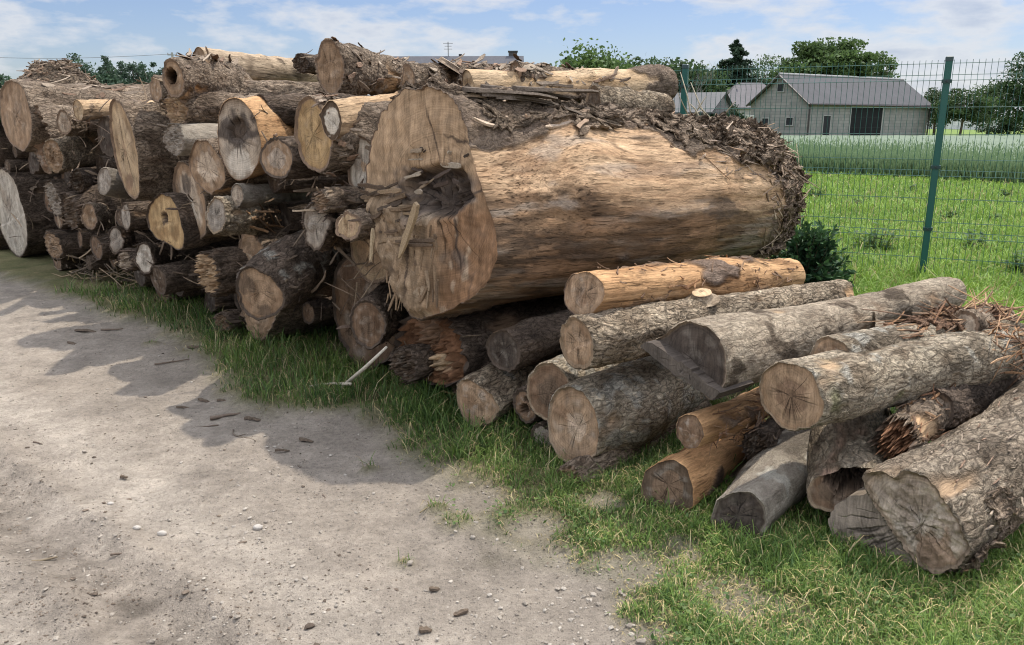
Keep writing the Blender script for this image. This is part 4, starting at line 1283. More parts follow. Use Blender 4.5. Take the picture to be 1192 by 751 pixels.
# ------------------------------------------------------------------ grass blades
def blades(name, P, h, w, lean, cols, label, cat, seg3=True, z=None):
    """P (n,2) roots; every blade is a tapering bent leaf of two quads and a tip"""
    n = len(P)
    zz = ground_z(P[:, 0], P[:, 1]) if z is None else z
    a = RNG.uniform(0, 2 * PI, n)
    d = np.stack([np.cos(a), np.sin(a), np.zeros(n)], -1)
    b = a + RNG.uniform(-.8, .8, n) + PI / 2
    sd = np.stack([np.cos(b), np.sin(b), np.zeros(n)], -1)
    root = np.stack([P[:, 0], P[:, 1], zz - .01], -1)
    H = h[:, None]; W = w[:, None] / 2; Ln = (lean * h)[:, None]
    up = np.array([0, 0, 1.0])
    p1 = root + up * H * .5 + d * Ln * .28
    p2 = root + up * H * (.88 - .12 * lean[:, None]) + d * Ln * .75
    p3 = root + up * H * (1.0 - .38 * lean[:, None]) + d * Ln * 1.25
    V = np.stack([root - sd * W, root + sd * W, p1 - sd * W * .9, p1 + sd * W * .9, p2 - sd * W * .55, p2 + sd * W * .55, p3], 1)
    base = (np.arange(n) * 7)[:, None]
    q = np.concatenate([base + np.array([0, 1, 3, 2]), base + np.array([2, 3, 5, 4])])
    t = base + np.array([4, 5, 6])
    cc = np.repeat(cols[:, None, :], 7, 1)
    tipc = cols * np.array([1.25, 1.12, .95])
    cc[:, 4:, :] = tipc[:, None, :]
    mb = MB()
    mb.add(V.reshape(-1, 3), q, cc.reshape(-1, 3))
    mb.f.append(t)
    ob = mb.build(name, M_GRASS)
    return tag(ob, label, cat, None, 'stuff')


def gcols(n, P, dry=.12, dark=0.0):
    t = np.clip(.5 + .6 * fbm(np.stack([P[:, 0], P[:, 1], np.zeros(n)], -1) * 1.1, 950, 3) + RNG.normal(0, .28, n), 0, 1)
    c = mixc((.038, .082, .022), (.135, .212, .048), t)
    isd = RNG.random(n) < dry
    c[isd] = mixc((.30, .25, .13), (.44, .38, .22), RNG.random(isd.sum()))
    return c * (1 - dark)


# verge round the logs, denser where it shows near the camera
def scatter_px(n, x0, x1, y0, y1):
    px = RNG.uniform(x0, x1, n); py = RNG.uniform(y0, y1, n)
    u = px - W0 / 2; v = H0 / 2 - py
    c, s = math.cos(PITCH), math.sin(PITCH)
    fy_ = FPX * c + v * s
    dz = (v * c - FPX * s) / fy_
    t = -CAM_H / dz
    return np.stack([u / fy_ * t, t], -1)


P = np.concatenate([scatter_px(330000, -60, 1330, 300, 830), scatter_px(150000, 640, 1330, 470, 830)])
g = grassness(P[:, 0], P[:, 1])
u_, s_ = us(np.stack([P[:, 0], P[:, 1], 0 * P[:, 0]], -1))
sb_ = np.interp(u_, EU, ES)
deep = s_ - sb_
patch = fbm(np.stack([P[:, 0], P[:, 1], 0 * P[:, 0]], -1) * 3.3, 960, 3)
keep = (RNG.random(len(P)) < np.clip(g, 0, 1) ** 2.3 * np.clip(.75 + .7 * patch, .15, 1)) & (deep < 5.0) & (P[:, 1] < 7.4)
P, g, deep, patch = P[keep], g[keep], deep[keep], patch[keep]
n = len(P)
dist = np.hypot(P[:, 0], P[:, 1])
h = RNG.gamma(4.0, .018, n) * (.25 + .9 * g) * (1 + .35 * np.clip(patch, -1, 1))
u_, s_ = us(np.stack([P[:, 0], P[:, 1], 0 * P[:, 0]], -1))
shel = np.exp(-((s_ - .0) / .28) ** 2)      # longer where the mower and the wheels do not reach
ug, _ = us(gnd(500, 530)); ug2, _ = us(gnd(620, 570))
low = sstep(ug, ug2, u_)          # a short lawn round the thin logs, longer tufts further on
h = h * (.66 - .28 * low) * (1 + (.7 - .45 * low) * shel)
h = np.clip(h, .012, .22)
w = np.clip(.0028 + .0011 * dist / 2.5 + RNG.normal(0, .0006, n), .0015, .009)
dryp = np.clip(.14 + .42 * (1 - sstep(.45, .95, g)) - .2 * patch, .03, .8)
cols = gcols(n, P, 0.0)
isd = RNG.random(n) < dryp
cols[isd] = mixc((.27, .23, .12), (.44, .38, .22), RNG.random(isd.sum()))
cols = cols * (1 + .38 * low * (u_ > us(gnd(690, 620))[0]))[:, None]
blades('grass', P, h, w, np.clip(RNG.beta(2, 2.2, n) * 1.3, .1, 1.2), cols, 'green grass along the track around the feet of the logs', 'grass')
print('verge blades', n)

# clover and other small broad leaves in the turf
P = scatter_px(26000, -60, 1300, 330, 820)
g = grassness(P[:, 0], P[:, 1]); cl = fbm(np.stack([P[:, 0], P[:, 1], 0 * g], -1) * 2.2, 965, 3)
P = P[(RNG.random(len(P)) < g * np.clip(.1 + 1.6 * cl, 0, 1)) & (P[:, 1] < 7.2)]; n = len(P)
z = ground_z(P[:, 0], P[:, 1]) + RNG.uniform(.008, .05, n)
dd_ = RNG.normal(0, 1, (n, 3)); dd_[:, 2] = RNG.normal(.1, .25, n); dd_ /= np.linalg.norm(dd_, axis=1)[:, None]
ee_ = np.cross(dd_, RNG.normal(0, .35, (n, 3)) + [0, 0, 1]); ee_ /= np.linalg.norm(ee_, axis=1)[:, None]
sz = RNG.uniform(.008, .026, n)[:, None]
R_ = np.stack([P[:, 0], P[:, 1], z], -1)
V = np.stack([R_, R_ + dd_ * sz * .5 + ee_ * sz * .32, R_ + dd_ * sz, R_ + dd_ * sz * .5 - ee_ * sz * .32], 1).reshape(-1, 3)
mb = MB(); mb.add(V, (np.arange(n) * 4)[:, None] + np.arange(4), np.repeat(mixc((.05, .10, .025), (.13, .19, .05), RNG.random(n)), 4, 0))
tag(mb.build('ground_cover', M_GRASS), 'small clover and weed leaves growing among the grass', 'ground cover', None, 'stuff')

# meadow behind the fence, up to the crop
CE0, CE1 = gnd(905, 200), gnd(1192, 217)      # the crop's near edge
cdir = (CE1 - CE0)[:2] / np.linalg.norm((CE1 - CE0)[:2])
cnor = np.array([-cdir[1], cdir[0]])
if cnor[1] < 0: cnor = -cnor


def crop_s(x, y):
    return (x - CE0[0]) * cnor[0] + (y - CE0[1]) * cnor[1]


P = np.concatenate([scatter_px(270000, 620, 1330, 195, 300), scatter_px(110000, 850, 1330, 300, 430)])
k = (crop_s(P[:, 0], P[:, 1]) < .3) & (P[:, 1] > 4.6) & (P[:, 1] < 40)
P = P[k]; n = len(P)
dist = np.hypot(P[:, 0], P[:, 1])
pt = fbm(np.stack([P[:, 0], P[:, 1], 0 * dist], -1) * .9, 970, 3)
h = np.clip(RNG.gamma(4, .024, n) * (1 + .5 * pt), .02, .30)
w = .0022 + .0009 * dist + RNG.uniform(0, .002, n)
t = np.clip(.55 + .5 * pt + RNG.normal(0, .25, n), 0, 1)
cols = mixc((.105, .21, .036), (.225, .355, .06), t)
isd = RNG.random(n) < .10
cols[isd] = mixc((.26, .24, .10), (.36, .33, .17), RNG.random(isd.sum()))
blades('meadow', P, h, w, np.clip(RNG.beta(2, 2.5, n) * 1.2, .1, 1.1), cols, 'bright green mown meadow grass behind the wire fence', 'grass')

# ------------------------------------------------------------------ crop field
CH = .52
mbc = MB()
la = np.linspace(-60, 75, 160); lb = np.concatenate([np.linspace(.25, 8, 40), np.linspace(8.6, 58, 70)])
A, B = np.meshgrid(la, lb)
xx = CE0[0] + cdir[0] * A + cnor[0] * B; yy = CE0[1] + cdir[1] * A + cnor[1] * B
# keep the field clear of the barn
zz = CH - .10 + .05 * fbm(np.stack([xx, yy, 0 * xx], -1) * .8, 980, 3) - .25 * np.exp(-B / .25)
fieldok = yy < 66
rows, cols_ = xx.shape
ix = np.arange(rows * cols_).reshape(rows, cols_)
q = np.stack([ix[:-1, :-1].ravel(), ix[:-1, 1:].ravel(), ix[1:, 1:].ravel(), ix[1:, :-1].ravel()], 1)
ok = fieldok.ravel()
q = q[ok[q].all(1)]
pn_ = np.stack([xx.ravel(), yy.ravel(), 0 * xx.ravel()], -1)
cc = mixc((.15, .20, .125), (.20, .255, .165), np.clip(.5 + .7 * fbm(pn_ * .25, 981, 3), 0, 1))
mbc.add(np.stack([xx.ravel(), yy.ravel(), zz.ravel()], -1), q, cc)
nb = 130000
A = RNG.uniform(-20, 22, nb); B = np.abs(RNG.exponential(4.5, nb)); B[:40000] = RNG.uniform(0, .8, 40000)
x = CE0[0] + cdir[0] * A + cnor[0] * B; y = CE0[1] + cdir[1] * A + cnor[1] * B
k = (y > 8) & (y < 66) & (x > -6 + .1 * y) & (x < .80 * y)
x, y, B = x[k], y[k], B[k]; nb = len(x)
hh = RNG.normal(CH, .06, nb) * np.clip(.75 + B, .75, 1)
wd = .004 + .0011 * y
a = RNG.uniform(0, 2 * PI, nb)
sd = np.stack([np.cos(a), np.sin(a), 0 * a], -1) * wd[:, None] / 2
ln = RNG.normal(0, .06, (nb, 2))
r0_ = np.stack([x, y, np.full(nb, -.02)], -1)
tp = r0_ + np.stack([ln[:, 0], ln[:, 1], hh], -1)
md = (r0_ * .45 + tp * .55)
V = np.stack([r0_ - sd, r0_ + sd, md - sd, md + sd, tp - sd * .5, tp + sd * .5], 1)
base = (np.arange(nb) * 6)[:, None]
qq = np.concatenate([base + np.array([0, 1, 3, 2]), base + np.array([2, 3, 5, 4])])
cb = mixc((.12, .195, .085), (.225, .295, .155), np.clip(RNG.normal(.5, .25, nb), 0, 1))
cc = np.repeat(cb[:, None, :], 6, 1); cc[:, :2] *= np.array([.75, .9, .7])
mbc.add(V.reshape(-1, 3), qq, cc.reshape(-1, 3))
tag(mbc.build('crop_field', mat_leaf('cereal', .3), smooth=False), 'tall blue-green cereal crop growing in front of the barn', 'crop', None, 'stuff')

# ------------------------------------------------------------------ weeds in the meadow
wr = random.Random(3)
WEEDS = [(1015, 296, .30, 'tall leafy weed clump close behind the fence, left of the green post'), (1130, 296, .22, 'dark weed clump in the meadow right of the green post'),
         (1182, 326, .22, 'low dark weed clump in the meadow at the right photo edge'), (950, 232, .2, 'weed clump in the meadow just right of the giant trunk end'),
         (1060, 228, .18, 'far dark weed tuft left of the green post below the crop'), (1000, 242, .14, 'small weed tuft half way across the meadow'),
         (1105, 262, .20, 'weed tuft beside the green fence post'), (1168, 232, .16, 'far weed tuft near the crop by the right photo edge'), (975, 318, .16, 'short weeds in front of the spruce bush by the fence foot'),
         (1158, 262, .14, 'thin weed tuft between the fence post and the right photo edge')]
for px, py, hgt, lab in WEEDS:
    hgt *= 1.25
    c = gnd(px, py)
    o = empty('weed_clump', (c[0], c[1], 0)); tag(o, lab, 'weed', 'dark weeds in the meadow')
    ml, ms = MB(), MB()
    for k in range(22):
        a = wr.uniform(0, 2 * PI); rr = wr.uniform(0, hgt * .7); hh = hgt * wr.uniform(.5, 1.1)
        b0 = np.array([math.cos(a) * rr * .5, math.sin(a) * rr * .5, -.02]); b1 = np.array([math.cos(a) * rr, math.sin(a) * rr, hh])
        ms.tube([b0, (b0 + b1) / 2 + [0, 0, .02], b1], [.005, .004, .002], 4, (.10, .13, .04))
        for l in range(9):
            p = b0 + (b1 - b0) * wr.uniform(.15, 1); aa = wr.uniform(0, 2 * PI); ls = wr.uniform(.04, .09) * (.6 + hgt * 1.6)
            d = np.array([math.cos(aa), math.sin(aa), wr.uniform(-.3, .5)]); sdv = np.array([-math.sin(aa), math.cos(aa), wr.uniform(-.3, .3)])
            ml.add([p, p + d * ls * .5 + sdv * ls * .25, p + d * ls, p + d * ls * .5 - sdv * ls * .25], [(0, 1, 2, 3)], np.array((.05, .095, .025)) * wr.uniform(.7, 1.5))
    ms.build('stem', M_TWIG, o); tag(ml.build('foliage', M_LEAF, o), kind='stuff')

# ------------------------------------------------------------------ stones, crumbs and litter on the track
ico = []
bm_v = np.array([[0, 0, 1], [.9, 0, .45], [.28, .85, .45], [-.72, .53, .45], [-.72, -.53, .45], [.28, -.85, .45], [.72, .53, -.45], [-.28, .85, -.45], [-.9, 0, -.45], [-.28, -.85, -.45], [.72, -.53, -.45], [0, 0, -1]])
bm_f = np.array([(0, 1, 2), (0, 2, 3), (0, 3, 4), (0, 4, 5), (0, 5, 1), (1, 6, 2), (2, 7, 3), (3, 8, 4), (4, 9, 5), (5, 10, 1), (6, 7, 2), (7, 8, 3), (8, 9, 4), (9, 10, 5), (10, 6, 1), (11, 7, 6), (11, 8, 7), (11, 9, 8), (11, 10, 9), (11, 6, 10)])


def crumbs(name, P, size, flat, colA, colB, mat, label, cat):
    n = len(P)
    z = ground_z(P[:, 0], P[:, 1])
    V = np.repeat(bm_v[None], n, 0) * (1 + RNG.normal(0, .18, (n, 12, 1)))
    sc = np.stack([size * RNG.uniform(.7, 1.5, n), size * RNG.uniform(.6, 1.1, n), size * flat], -1)
    V = V * sc[:, None, :]
    a = RNG.uniform(0, 2 * PI, n)
    c, s = np.cos(a)[:, None], np.sin(a)[:, None]
    X = V[..., 0] * c - V[..., 1] * s; Y = V[..., 0] * s + V[..., 1] * c
    V = np.stack([X + P[:, 0:1], Y + P[:, 1:2], V[..., 2] + (z + size * flat * .35)[:, None]], -1)
    F = (bm_f[None] + (np.arange(n) * 12)[:, None, None]).reshape(-1, 3)
    cc = np.repeat(mixc(colA, colB, RNG.random(n))[:, None, :], 12, 1)
    mb = MB(); mb.add(V.reshape(-1, 3), F, cc.reshape(-1, 3))
    return tag(mb.build(name, mat), label, cat, None, 'stuff')


P = np.concatenate([scatter_px(9000, -40, 900, 345, 820), scatter_px(2600, -40, 780, 560, 820)])
g = grassness(P[:, 0], P[:, 1])
cl = fbm(np.stack([P[:, 0], P[:, 1], 0 * g], -1) * 1.5, 990, 3)
P = P[(RNG.random(len(P)) > g * 1.3) & (RNG.random(len(P)) < .45 + .9 * cl)]
sz = np.clip(RNG.gamma(1.5, .0017, len(P)) + .001, .001, .012)
crumbs('gravel', P, sz, .65, (.23, .195, .155), (.40, .355, .295), M_STONE, 'small pale stones scattered over the dirt track', 'gravel')
P = np.concatenate([scatter_px(14000, -40, 900, 330, 820)])
g = grassness(P[:, 0], P[:, 1])
cl = fbm(np.stack([P[:, 0], P[:, 1], 0 * g], -1) * 1.1, 991, 3)
P = P[(RNG.random(len(P)) > g * 1.2) & (RNG.random(len(P)) < .28 + 1.2 * cl)]
rut_p = []
for A_, B_, m_, w_ in ((RUT_A, RUT_B, 1500, .12), (RUT2_A, RUT2_B, 700, .2)):
    t_ = RNG.uniform(-.05, 1.1, m_)[:, None]; dn_ = np.array([-(B_ - A_)[1], (B_ - A_)[0]]) / np.hypot(*(B_ - A_)[:2])
    q_ = A_[:2] + (B_ - A_)[:2] * t_ + dn_ * (RNG.normal(0, w_, m_) + .05)[:, None]
    rut_p.append(q_[fbm(np.stack([q_[:, 0], q_[:, 1], 0 * q_[:, 0]], -1) * 2.5, 992, 3) > -.05])
P = np.concatenate([P] + rut_p)
sz = np.clip(RNG.gamma(1.1, .0016, len(P)) + .0011, .001, .014)
crumbs('bark_litter', P, sz, .40, (.085, .065, .05), (.21, .165, .125), M_FLAKE, 'dark bark crumbs and wood litter scattered over the dirt track', 'litter')


def ground_twig(px, py, ang, length, r, label, col=(.16, .12, .09), nseg=6, kink=.25, name='twig'):
    c = gnd(px, py); rr = random.Random(px * 7 + py)
    o = empty(name, (c[0], c[1], ground_z(np.array([c[0]]), np.array([c[1]]))[0] + r * .7))
    tag(o, label, 'twig', 'twigs and bark scraps dropped on the track')
    pts, a, q = [], math.radians(ang), np.array([0, 0, 0.0])
    for i in range(nseg + 1):
        pts.append(q.copy()); q = q + np.array([math.cos(a), math.sin(a), rr.uniform(-.05, .06)]) * length / nseg; a += rr.uniform(-kink, kink)
    pts = np.array(pts) - pts[nseg // 2]
    mb = MB(); mb.tube(pts, np.linspace(r, r * .45, nseg + 1), 6, col)
    if length > .2:
        k = nseg // 2
        mb.tube([pts[k], pts[k] + [math.cos(a + .9) * length * .2, math.sin(a + .9) * length * .2, .01]], [r * .6, r * .3], 5, col)
    mb.build('stem', M_TWIG, o, smooth=True)


def ground_scrap(px, py, ang, l, w, label, col=(.12, .09, .065)):
    c = gnd(px, py)
    mb = MB(); a = math.radians(ang)
    z = ground_z(np.array([c[0]]), np.array([c[1]]))[0]
    strip(mb, [c[0], c[1], z + .010], np.array([math.cos(a), math.sin(a), .04]), np.array([0, 0, 1.0]), l, w, .010, col, -.35, .2, 6, .3, .7)
    tag(mb.build('bark_scrap', M_FLAKE), label, 'bark scrap', 'twigs and bark scraps dropped on the track')


ground_twig(262, 482, 20, .16, .012, 'curved thick bark twig lying at the edge of the shadow on the track')
ground_twig(276, 505, -75, .24, .006, 'long bent twig lying in the shadow on the track', (.15, .12, .09), 7, .4)
ground_twig(50, 641, 12, .085, .007, 'brown twig lying on the track beside the wheel rut', (.19, .15, .10))
ground_twig(44, 511, -10, .07, .005, 'thin twig on the sunlit track near the left photo edge')
ground_twig(130, 382, 5, .16, .010, 'short dark stick at the foot of the grass verge')
ground_twig(200, 418, 25, .22, .007, 'slim stick lying across the track below the verge')
ground_twig(378, 573, -60, .05, .004, 'tiny curved twig on the track right of the shadow edge')
ground_twig(138, 640, 15, .06, .005, 'tiny twig in the dark wheel rut')
ground_twig(240, 492, 190, .12, .004, 'thin twig beside the thick bark twig')
ground_twig(496, 592, 60, .09, .003, 'upright thin stalk by the first grass tuft on the track', (.2, .16, .09))
for px, py, an, l, w, lab in ((285, 486, 0, .09, .035, 'dark bark flake beside the curved bark twig'), (252, 462, 10, .10, .035, 'bark flake above the curved bark twig on the track'),
                              (230, 460, -15, .08, .03, 'small bark flake left of the shadow centre'), (348, 511, -8, .075, .025, 'black bark chip lying in the shadow on the track'),
                              (88, 384, 4, .20, .06, 'curled bark piece on the far part of the track'), (78, 396, -20, .12, .04, 'bark piece just below the curled bark piece on the far track'),
                              (218, 404, 20, .16, .05, 'bark piece at the verge beside the slim stick'), (500, 683, 20, .035, .025, 'small dark bark lump on the near track'),
                              (488, 728, 0, .04, .03, 'dark lump of bark by the bottom edge of the photo'), (140, 552, 0, .03, .02, 'tiny dark bark lump on the bright track'),
                              (545, 708, 200, .05, .02, 'dark bark curl on the near track'), (320, 524, 15, .07, .02, 'thin bark sliver in the shadow'), (205, 470, 5, .1, .02, 'thin bark sliver in the sunlit gap of the shadow')):
    ground_scrap(px, py, an, l, w, lab)
for px, py, r, lab in ((300, 611, .017, 'pale stone standing out on the near track'), (188, 617, .016, 'grey stone half buried near the wheel rut'), (159, 611, .013, 'round grey stone left of the larger grey stone'), (128, 582, .012, 'brown stone on the bright track')):
    c = gnd(px, py); mb = MB()
    u_ = np.linspace(0, PI, 9); v_ = np.arange(14) * 2 * PI / 14
    S = np.stack([np.outer(np.sin(u_), np.cos(v_)), np.outer(np.sin(u_), np.sin(v_)), np.outer(np.cos(u_), np.ones(14))], -1).reshape(-1, 3)
    S = S * (1 + .25 * fbm(S * 1.6 + px, 5, 3))[:, None] * np.array([1.2, .9, .7]) * r
    jj = np.arange(14); kk = (jj + 1) % 14
    F = np.concatenate([np.stack([i * 14 + jj, i * 14 + kk, (i + 1) * 14 + kk, (i + 1) * 14 + jj], 1) for i in range(8)])
    mb.add(S + [c[0], c[1], ground_z(np.array([c[0]]), np.array([c[1]]))[0] + r * .35], F, (.42, .38, .33))
    tag(mb.build('stone', M_STONE, smooth=True), lab, 'stone', 'single stones on the track')

# the white forked stick leaning in the grass, brush at the pile's foot
o = empty('stick', tuple(gnd(412, 447))); tag(o, 'bleached white forked stick lying in the grass before the thick shaded log', 'stick')
b0 = np.array(gnd(412, 447))
q = [on_front(450, 404, -.12) - b0, on_front(425, 428, -.14) - b0, np.array(gnd(394, 458)) + [0, 0, .02] - b0]
mb = MB(); mb.tube(q, [.007, .011, .012], 8, (.50, .45, .36)); mb.build('stem', M_TWIG, o, smooth=True)
q2 = [on_front(408, 447, -.15) - b0, np.array(gnd(385, 452)) + [0, 0, .03] - b0, np.array(gnd(360, 455)) + [0, 0, .03] - b0]
mb = MB(); mb.tube(q2, [.009, .007, .004], 7, (.42, .37, .28)); mb.build('side_branch', M_TWIG, o, smooth=True)

for px, py, wpx, n, lab in ((95, 318, 36, 46, 'heap of thin dry brushwood at the foot of the far end of the pile'), (148, 328, 20, 40, 'tangle of dry roots and brushwood in the grass under the broken whitish log')):
    c = gnd(px, py + 4)
    sc = wpx * np.linalg.norm(c - CAM) / FPX
    o = empty('brushwood', (c[0], c[1], 0)); tag(o, lab, 'brushwood', None)
    rr = random.Random(px)
    mb = MB()
    for k in range(n):
        a = rr.uniform(-.5, .5) + (math.atan2(MF[1], MF[0]) if rr.random() < .6 else rr.uniform(0, PI))
        p = MF * rr.uniform(-1, 1) * sc + NF * rr.uniform(-.15, .15) + [0, 0, abs(rr.gauss(0, .09)) + .01]
        l = rr.uniform(.15, .55); d = np.array([math.cos(a), math.sin(a), rr.uniform(-.3, .5)])
        m_ = p + d * l / 2 + [0, 0, rr.uniform(-.03, .05)]
        e = p + d * l; e[2] = max(e[2], .01)
        mb.tube([p, m_, e], [rr.uniform(.004, .010), .006, .002], 5, np.array(rr.choice([(.20, .15, .10), (.12, .09, .065), (.30, .22, .13)])))
    tag(mb.build('twigs', M_TWIG, o), kind='stuff')

# a heap of shaggy bark on the far crest
hp = on_front(66, 100, .8)
o = empty('bark_heap', (hp[0], hp[1], hp[2] - .15)); tag(o, 'mound of loose shaggy bark heaped on the far crest of the pile', 'bark heap')
NU, NV = 40, 48
mb = MB(); rows = []
for i in range(NU + 1):
    f = i / NU; t = np.arange(NV) * 2 * PI / NV
    rad = f
    p = np.stack([np.cos(t) * rad, np.sin(t) * rad, np.full(NV, 0)], -1)
    hh = (.5 + .5 * math.cos(PI * f)) ** .8
    w3 = p[:, :1] * MF * .98 + p[:, 1:2] * NF * .85
    w3[:, 2] += hh * .52 - .12
    w3 += (fbm(w3 * 6, 33, 4) * .10)[:, None] * np.array([0, 0, 1.0])
    rows.append(w3)
v = np.concatenate(rows)
j = np.arange(NV); k = (j + 1) % NV
mb.add(v, np.concatenate([np.stack([i * NV + j, i * NV + k, (i + 1) * NV + k, (i + 1) * NV + j], 1) for i in range(NU)]), mixc((.15, .11, .078), (.32, .245, .17), np.clip(.5 + .8 * fbm(v * 9, 34, 3), 0, 1)), 1.0)
mb.crack = 1.0
mb.build('mound', M_SIDE, o)
mb = MB(); hr = random.Random(8)
for _ in range(1300):
    q = v[hr.randrange(len(v))]
    d = MF * hr.gauss(0, .7) + NF * hr.gauss(.2, .8); d[2] = -.9 * (q @ d) * .6 + hr.gauss(0, .06)
    strip(mb, q + [0, 0, hr.uniform(0, .03)], d, np.array([hr.gauss(0, .2), hr.gauss(0, .2), 1.0]) + q * [1, 1, 0], hr.uniform(.03, .10), hr.uniform(.008, .026), .012, np.array(hr.choice([(.17, .125, .09), (.26, .20, .145), (.12, .09, .065), (.33, .26, .19), (.22, .15, .10)])), hr.uniform(-.6, .6), hr.uniform(-.5, .5), 4)
tag(mb.build('bark_flakes', M_FLAKE, o), kind='stuff')
# ------------------------------------------------------------------ wire fence
GREEN = (.012, .085, .065)
PA = np.array([3.97, 7.60, 0]); PB = np.array([1.80, 8.66, 0])
fd = (PA - PB) / np.linalg.norm(PA - PB); SP = np.linalg.norm(PA - PB)
fn = np.array([-fd[1], fd[0], 0])          # horizontal, across the fence
if fn[1] > 0: fn = -fn                     # towards the camera
POST_H = 2.11


def fence_post(p, label):
    o = empty('fence_post', (p[0], p[1], 0)); tag(o, label, 'fence post', 'posts of the green wire fence')
    ang = math.atan2(fd[1], fd[0]); ca, sa = math.cos(ang), math.sin(ang)
    R = [[ca, -sa, 0], [sa, ca, 0], [0, 0, 1]]
    mb = MB(); s = .03; b = .006
    prof = [(s - b, -s), (s, -s + b), (s, s - b), (s - b, s), (-s + b, s), (-s, s - b), (-s, -s + b), (-s + b, -s)]
    v = np.array([[x, y, z] for z in (-.1, POST_H - .03) for x, y in prof]) @ np.array(R).T
    mb.add(v, [(i, (i + 1) % 8, 8 + (i + 1) % 8, 8 + i) for i in range(8)] + [tuple(range(8, 16))], GREEN)
    mb.build('pole', M_METAL, o)
    mb = MB()
    v = np.array([[x * 1.10, y * 1.10, z] for z in (POST_H - .035, POST_H) for x, y in prof] + [[x * .8, y * .8, POST_H + .008] for x, y in prof]) @ np.array(R).T
    mb.add(v, [(i, (i + 1) % 8, 8 + (i + 1) % 8, 8 + i) for i in range(16) if i % 8 != 7 or True][:0] + [(i, (i + 1) % 8, 8 + (i + 1) % 8, 8 + i) for i in range(8)] + [(8 + i, 8 + (i + 1) % 8, 16 + (i + 1) % 8, 16 + i) for i in range(8)] + [tuple(range(16, 24))], (.03, .055, .055))
    mb.build('cap', M_METAL, o)
    for z in (1.90, 1.13, .55, .12):
        mb = MB()
        mb.box((0, 0, z), (.082, .075, .030), (.015, .045, .04), R)
        mb.tube([np.array([0, 0, z]) + fn * .03, np.array([0, 0, z]) + fn * .05], .008, 6, (.02, .03, .03))
        mb.build('clip', M_METAL, o)


HZ = [2.055, 1.955, 1.905, 1.67, 1.43, 1.20, 1.10, 1.05, .84, .62, .53, .48, .28, .08]
BEND = [(1.955, 1.905), (1.10, 1.05), (.53, .48)]


def fence_panel(p0, p1, label):
    o = empty('wire_fence', tuple(p0)); tag(o, label, 'fence panel', 'wire mesh panels of the green fence')
    L = np.linalg.norm(p1 - p0); d = (p1 - p0) / L
    mb = MB()
    off = {}
    for z in HZ:
        k = 0.0
        for a, b in BEND:
            if z == a: k = -.004
            if z == b: k = .040
        off[z] = k
        A = d * .035 + fn * (.033 + k) + [0, 0, z]; B = d * (L - .035) + fn * (.033 + k) + [0, 0, z]
        mb.tube([A, B], .0027, 4, GREEN, cap=False)
    n = int(L / .05)
    for i in range(n):
        x = .04 + (L - .08) * i / (n - 1)
        pts = [d * x + fn * .038 + [0, 0, 2.085]]
        for z in HZ:
            pts.append(d * x + fn * (.038 + off[z]) + [0, 0, z])
            if z in (1.905, 1.05, .48): pts.append(d * x + fn * .038 + [0, 0, z - .05])
        pts.append(d * x + fn * .038 + [0, 0, .05])
        mb.tube(pts, .0023, 4, GREEN, cap=False)
    mb.build('wire_mesh', M_METAL, o)


PC = PA + fd * SP; PD = PB - fd * SP
fence_post(PA, 'tall green steel fence post with a dark cap, nearest to the camera')
fence_post(PB, 'green steel fence post showing above the giant trunk beside dry twigs')
fence_post(PC, 'green steel fence post just beyond the right photo edge')
fence_panel(PB, PA, 'green wire mesh panel between the two visible fence posts')
fence_panel(PA, PC, 'green wire mesh panel right of the tall near fence post')
fence_panel(PD, PB, 'green wire mesh panel hidden behind the log pile')

# ------------------------------------------------------------------ dry twigs by the far post
tg = [((792, 84), (806, 144)), ((806, 143), (789, 108)), ((806, 136), (822, 112)), ((826, 146), (804, 96)), ((832, 146), (856, 118)), ((836, 147), (812, 122)), ((815, 138), (800, 118)), ((800, 140), (818, 128))]
o = empty('dry_branches', tuple(at(815, 150, 7.2))); tag(o, 'bare pale dry branches sticking up behind the giant trunk by the far fence post', 'branches')
og = np.array(o.location)
for i, (a, b) in enumerate(tg):
    A = at(*a, 7.3 + .06 * (i % 3)) - og; B = at(*b, 7.15 + .1 * (i % 4)) - og
    m_ = (A + B) / 2 + np.array([.01 * (-1) ** i, 0, .01])
    lo, hi = (A, B) if A[2] < B[2] else (B, A)
    mb = MB(); mb.tube([lo - [0, 0, .35], lo, m_, hi], [.010, .008, .006, .003], 6, (.36, .31, .22)); mb.build('branch', M_TWIG, o, smooth=True)


# ------------------------------------------------------------------ plants
def leaf_quads(mb, P, size, colA, colB, rr, flat=0.0, asp=.55):
    n = len(P)
    d = RNG.normal(0, 1, (n, 3)); d[:, 2] *= (1 - flat); d /= np.linalg.norm(d, axis=1)[:, None]
    e = RNG.normal(0, 1, (n, 3)); e -= d * (e * d).sum(1)[:, None]; e /= np.linalg.norm(e, axis=1)[:, None]
    s = (size * RNG.uniform(.6, 1.4, n))[:, None]
    V = np.stack([P - d * s * .5, P + e * s * asp * .5, P + d * s * .5, P - e * s * asp * .5], 1).reshape(-1, 3)
    F = (np.arange(n) * 4)[:, None] + np.arange(4)
    c = mixc(colA, colB, np.clip(RNG.normal(.5, .28, n), 0, 1))
    mb.add(V, F, np.repeat(c, 4, 0))


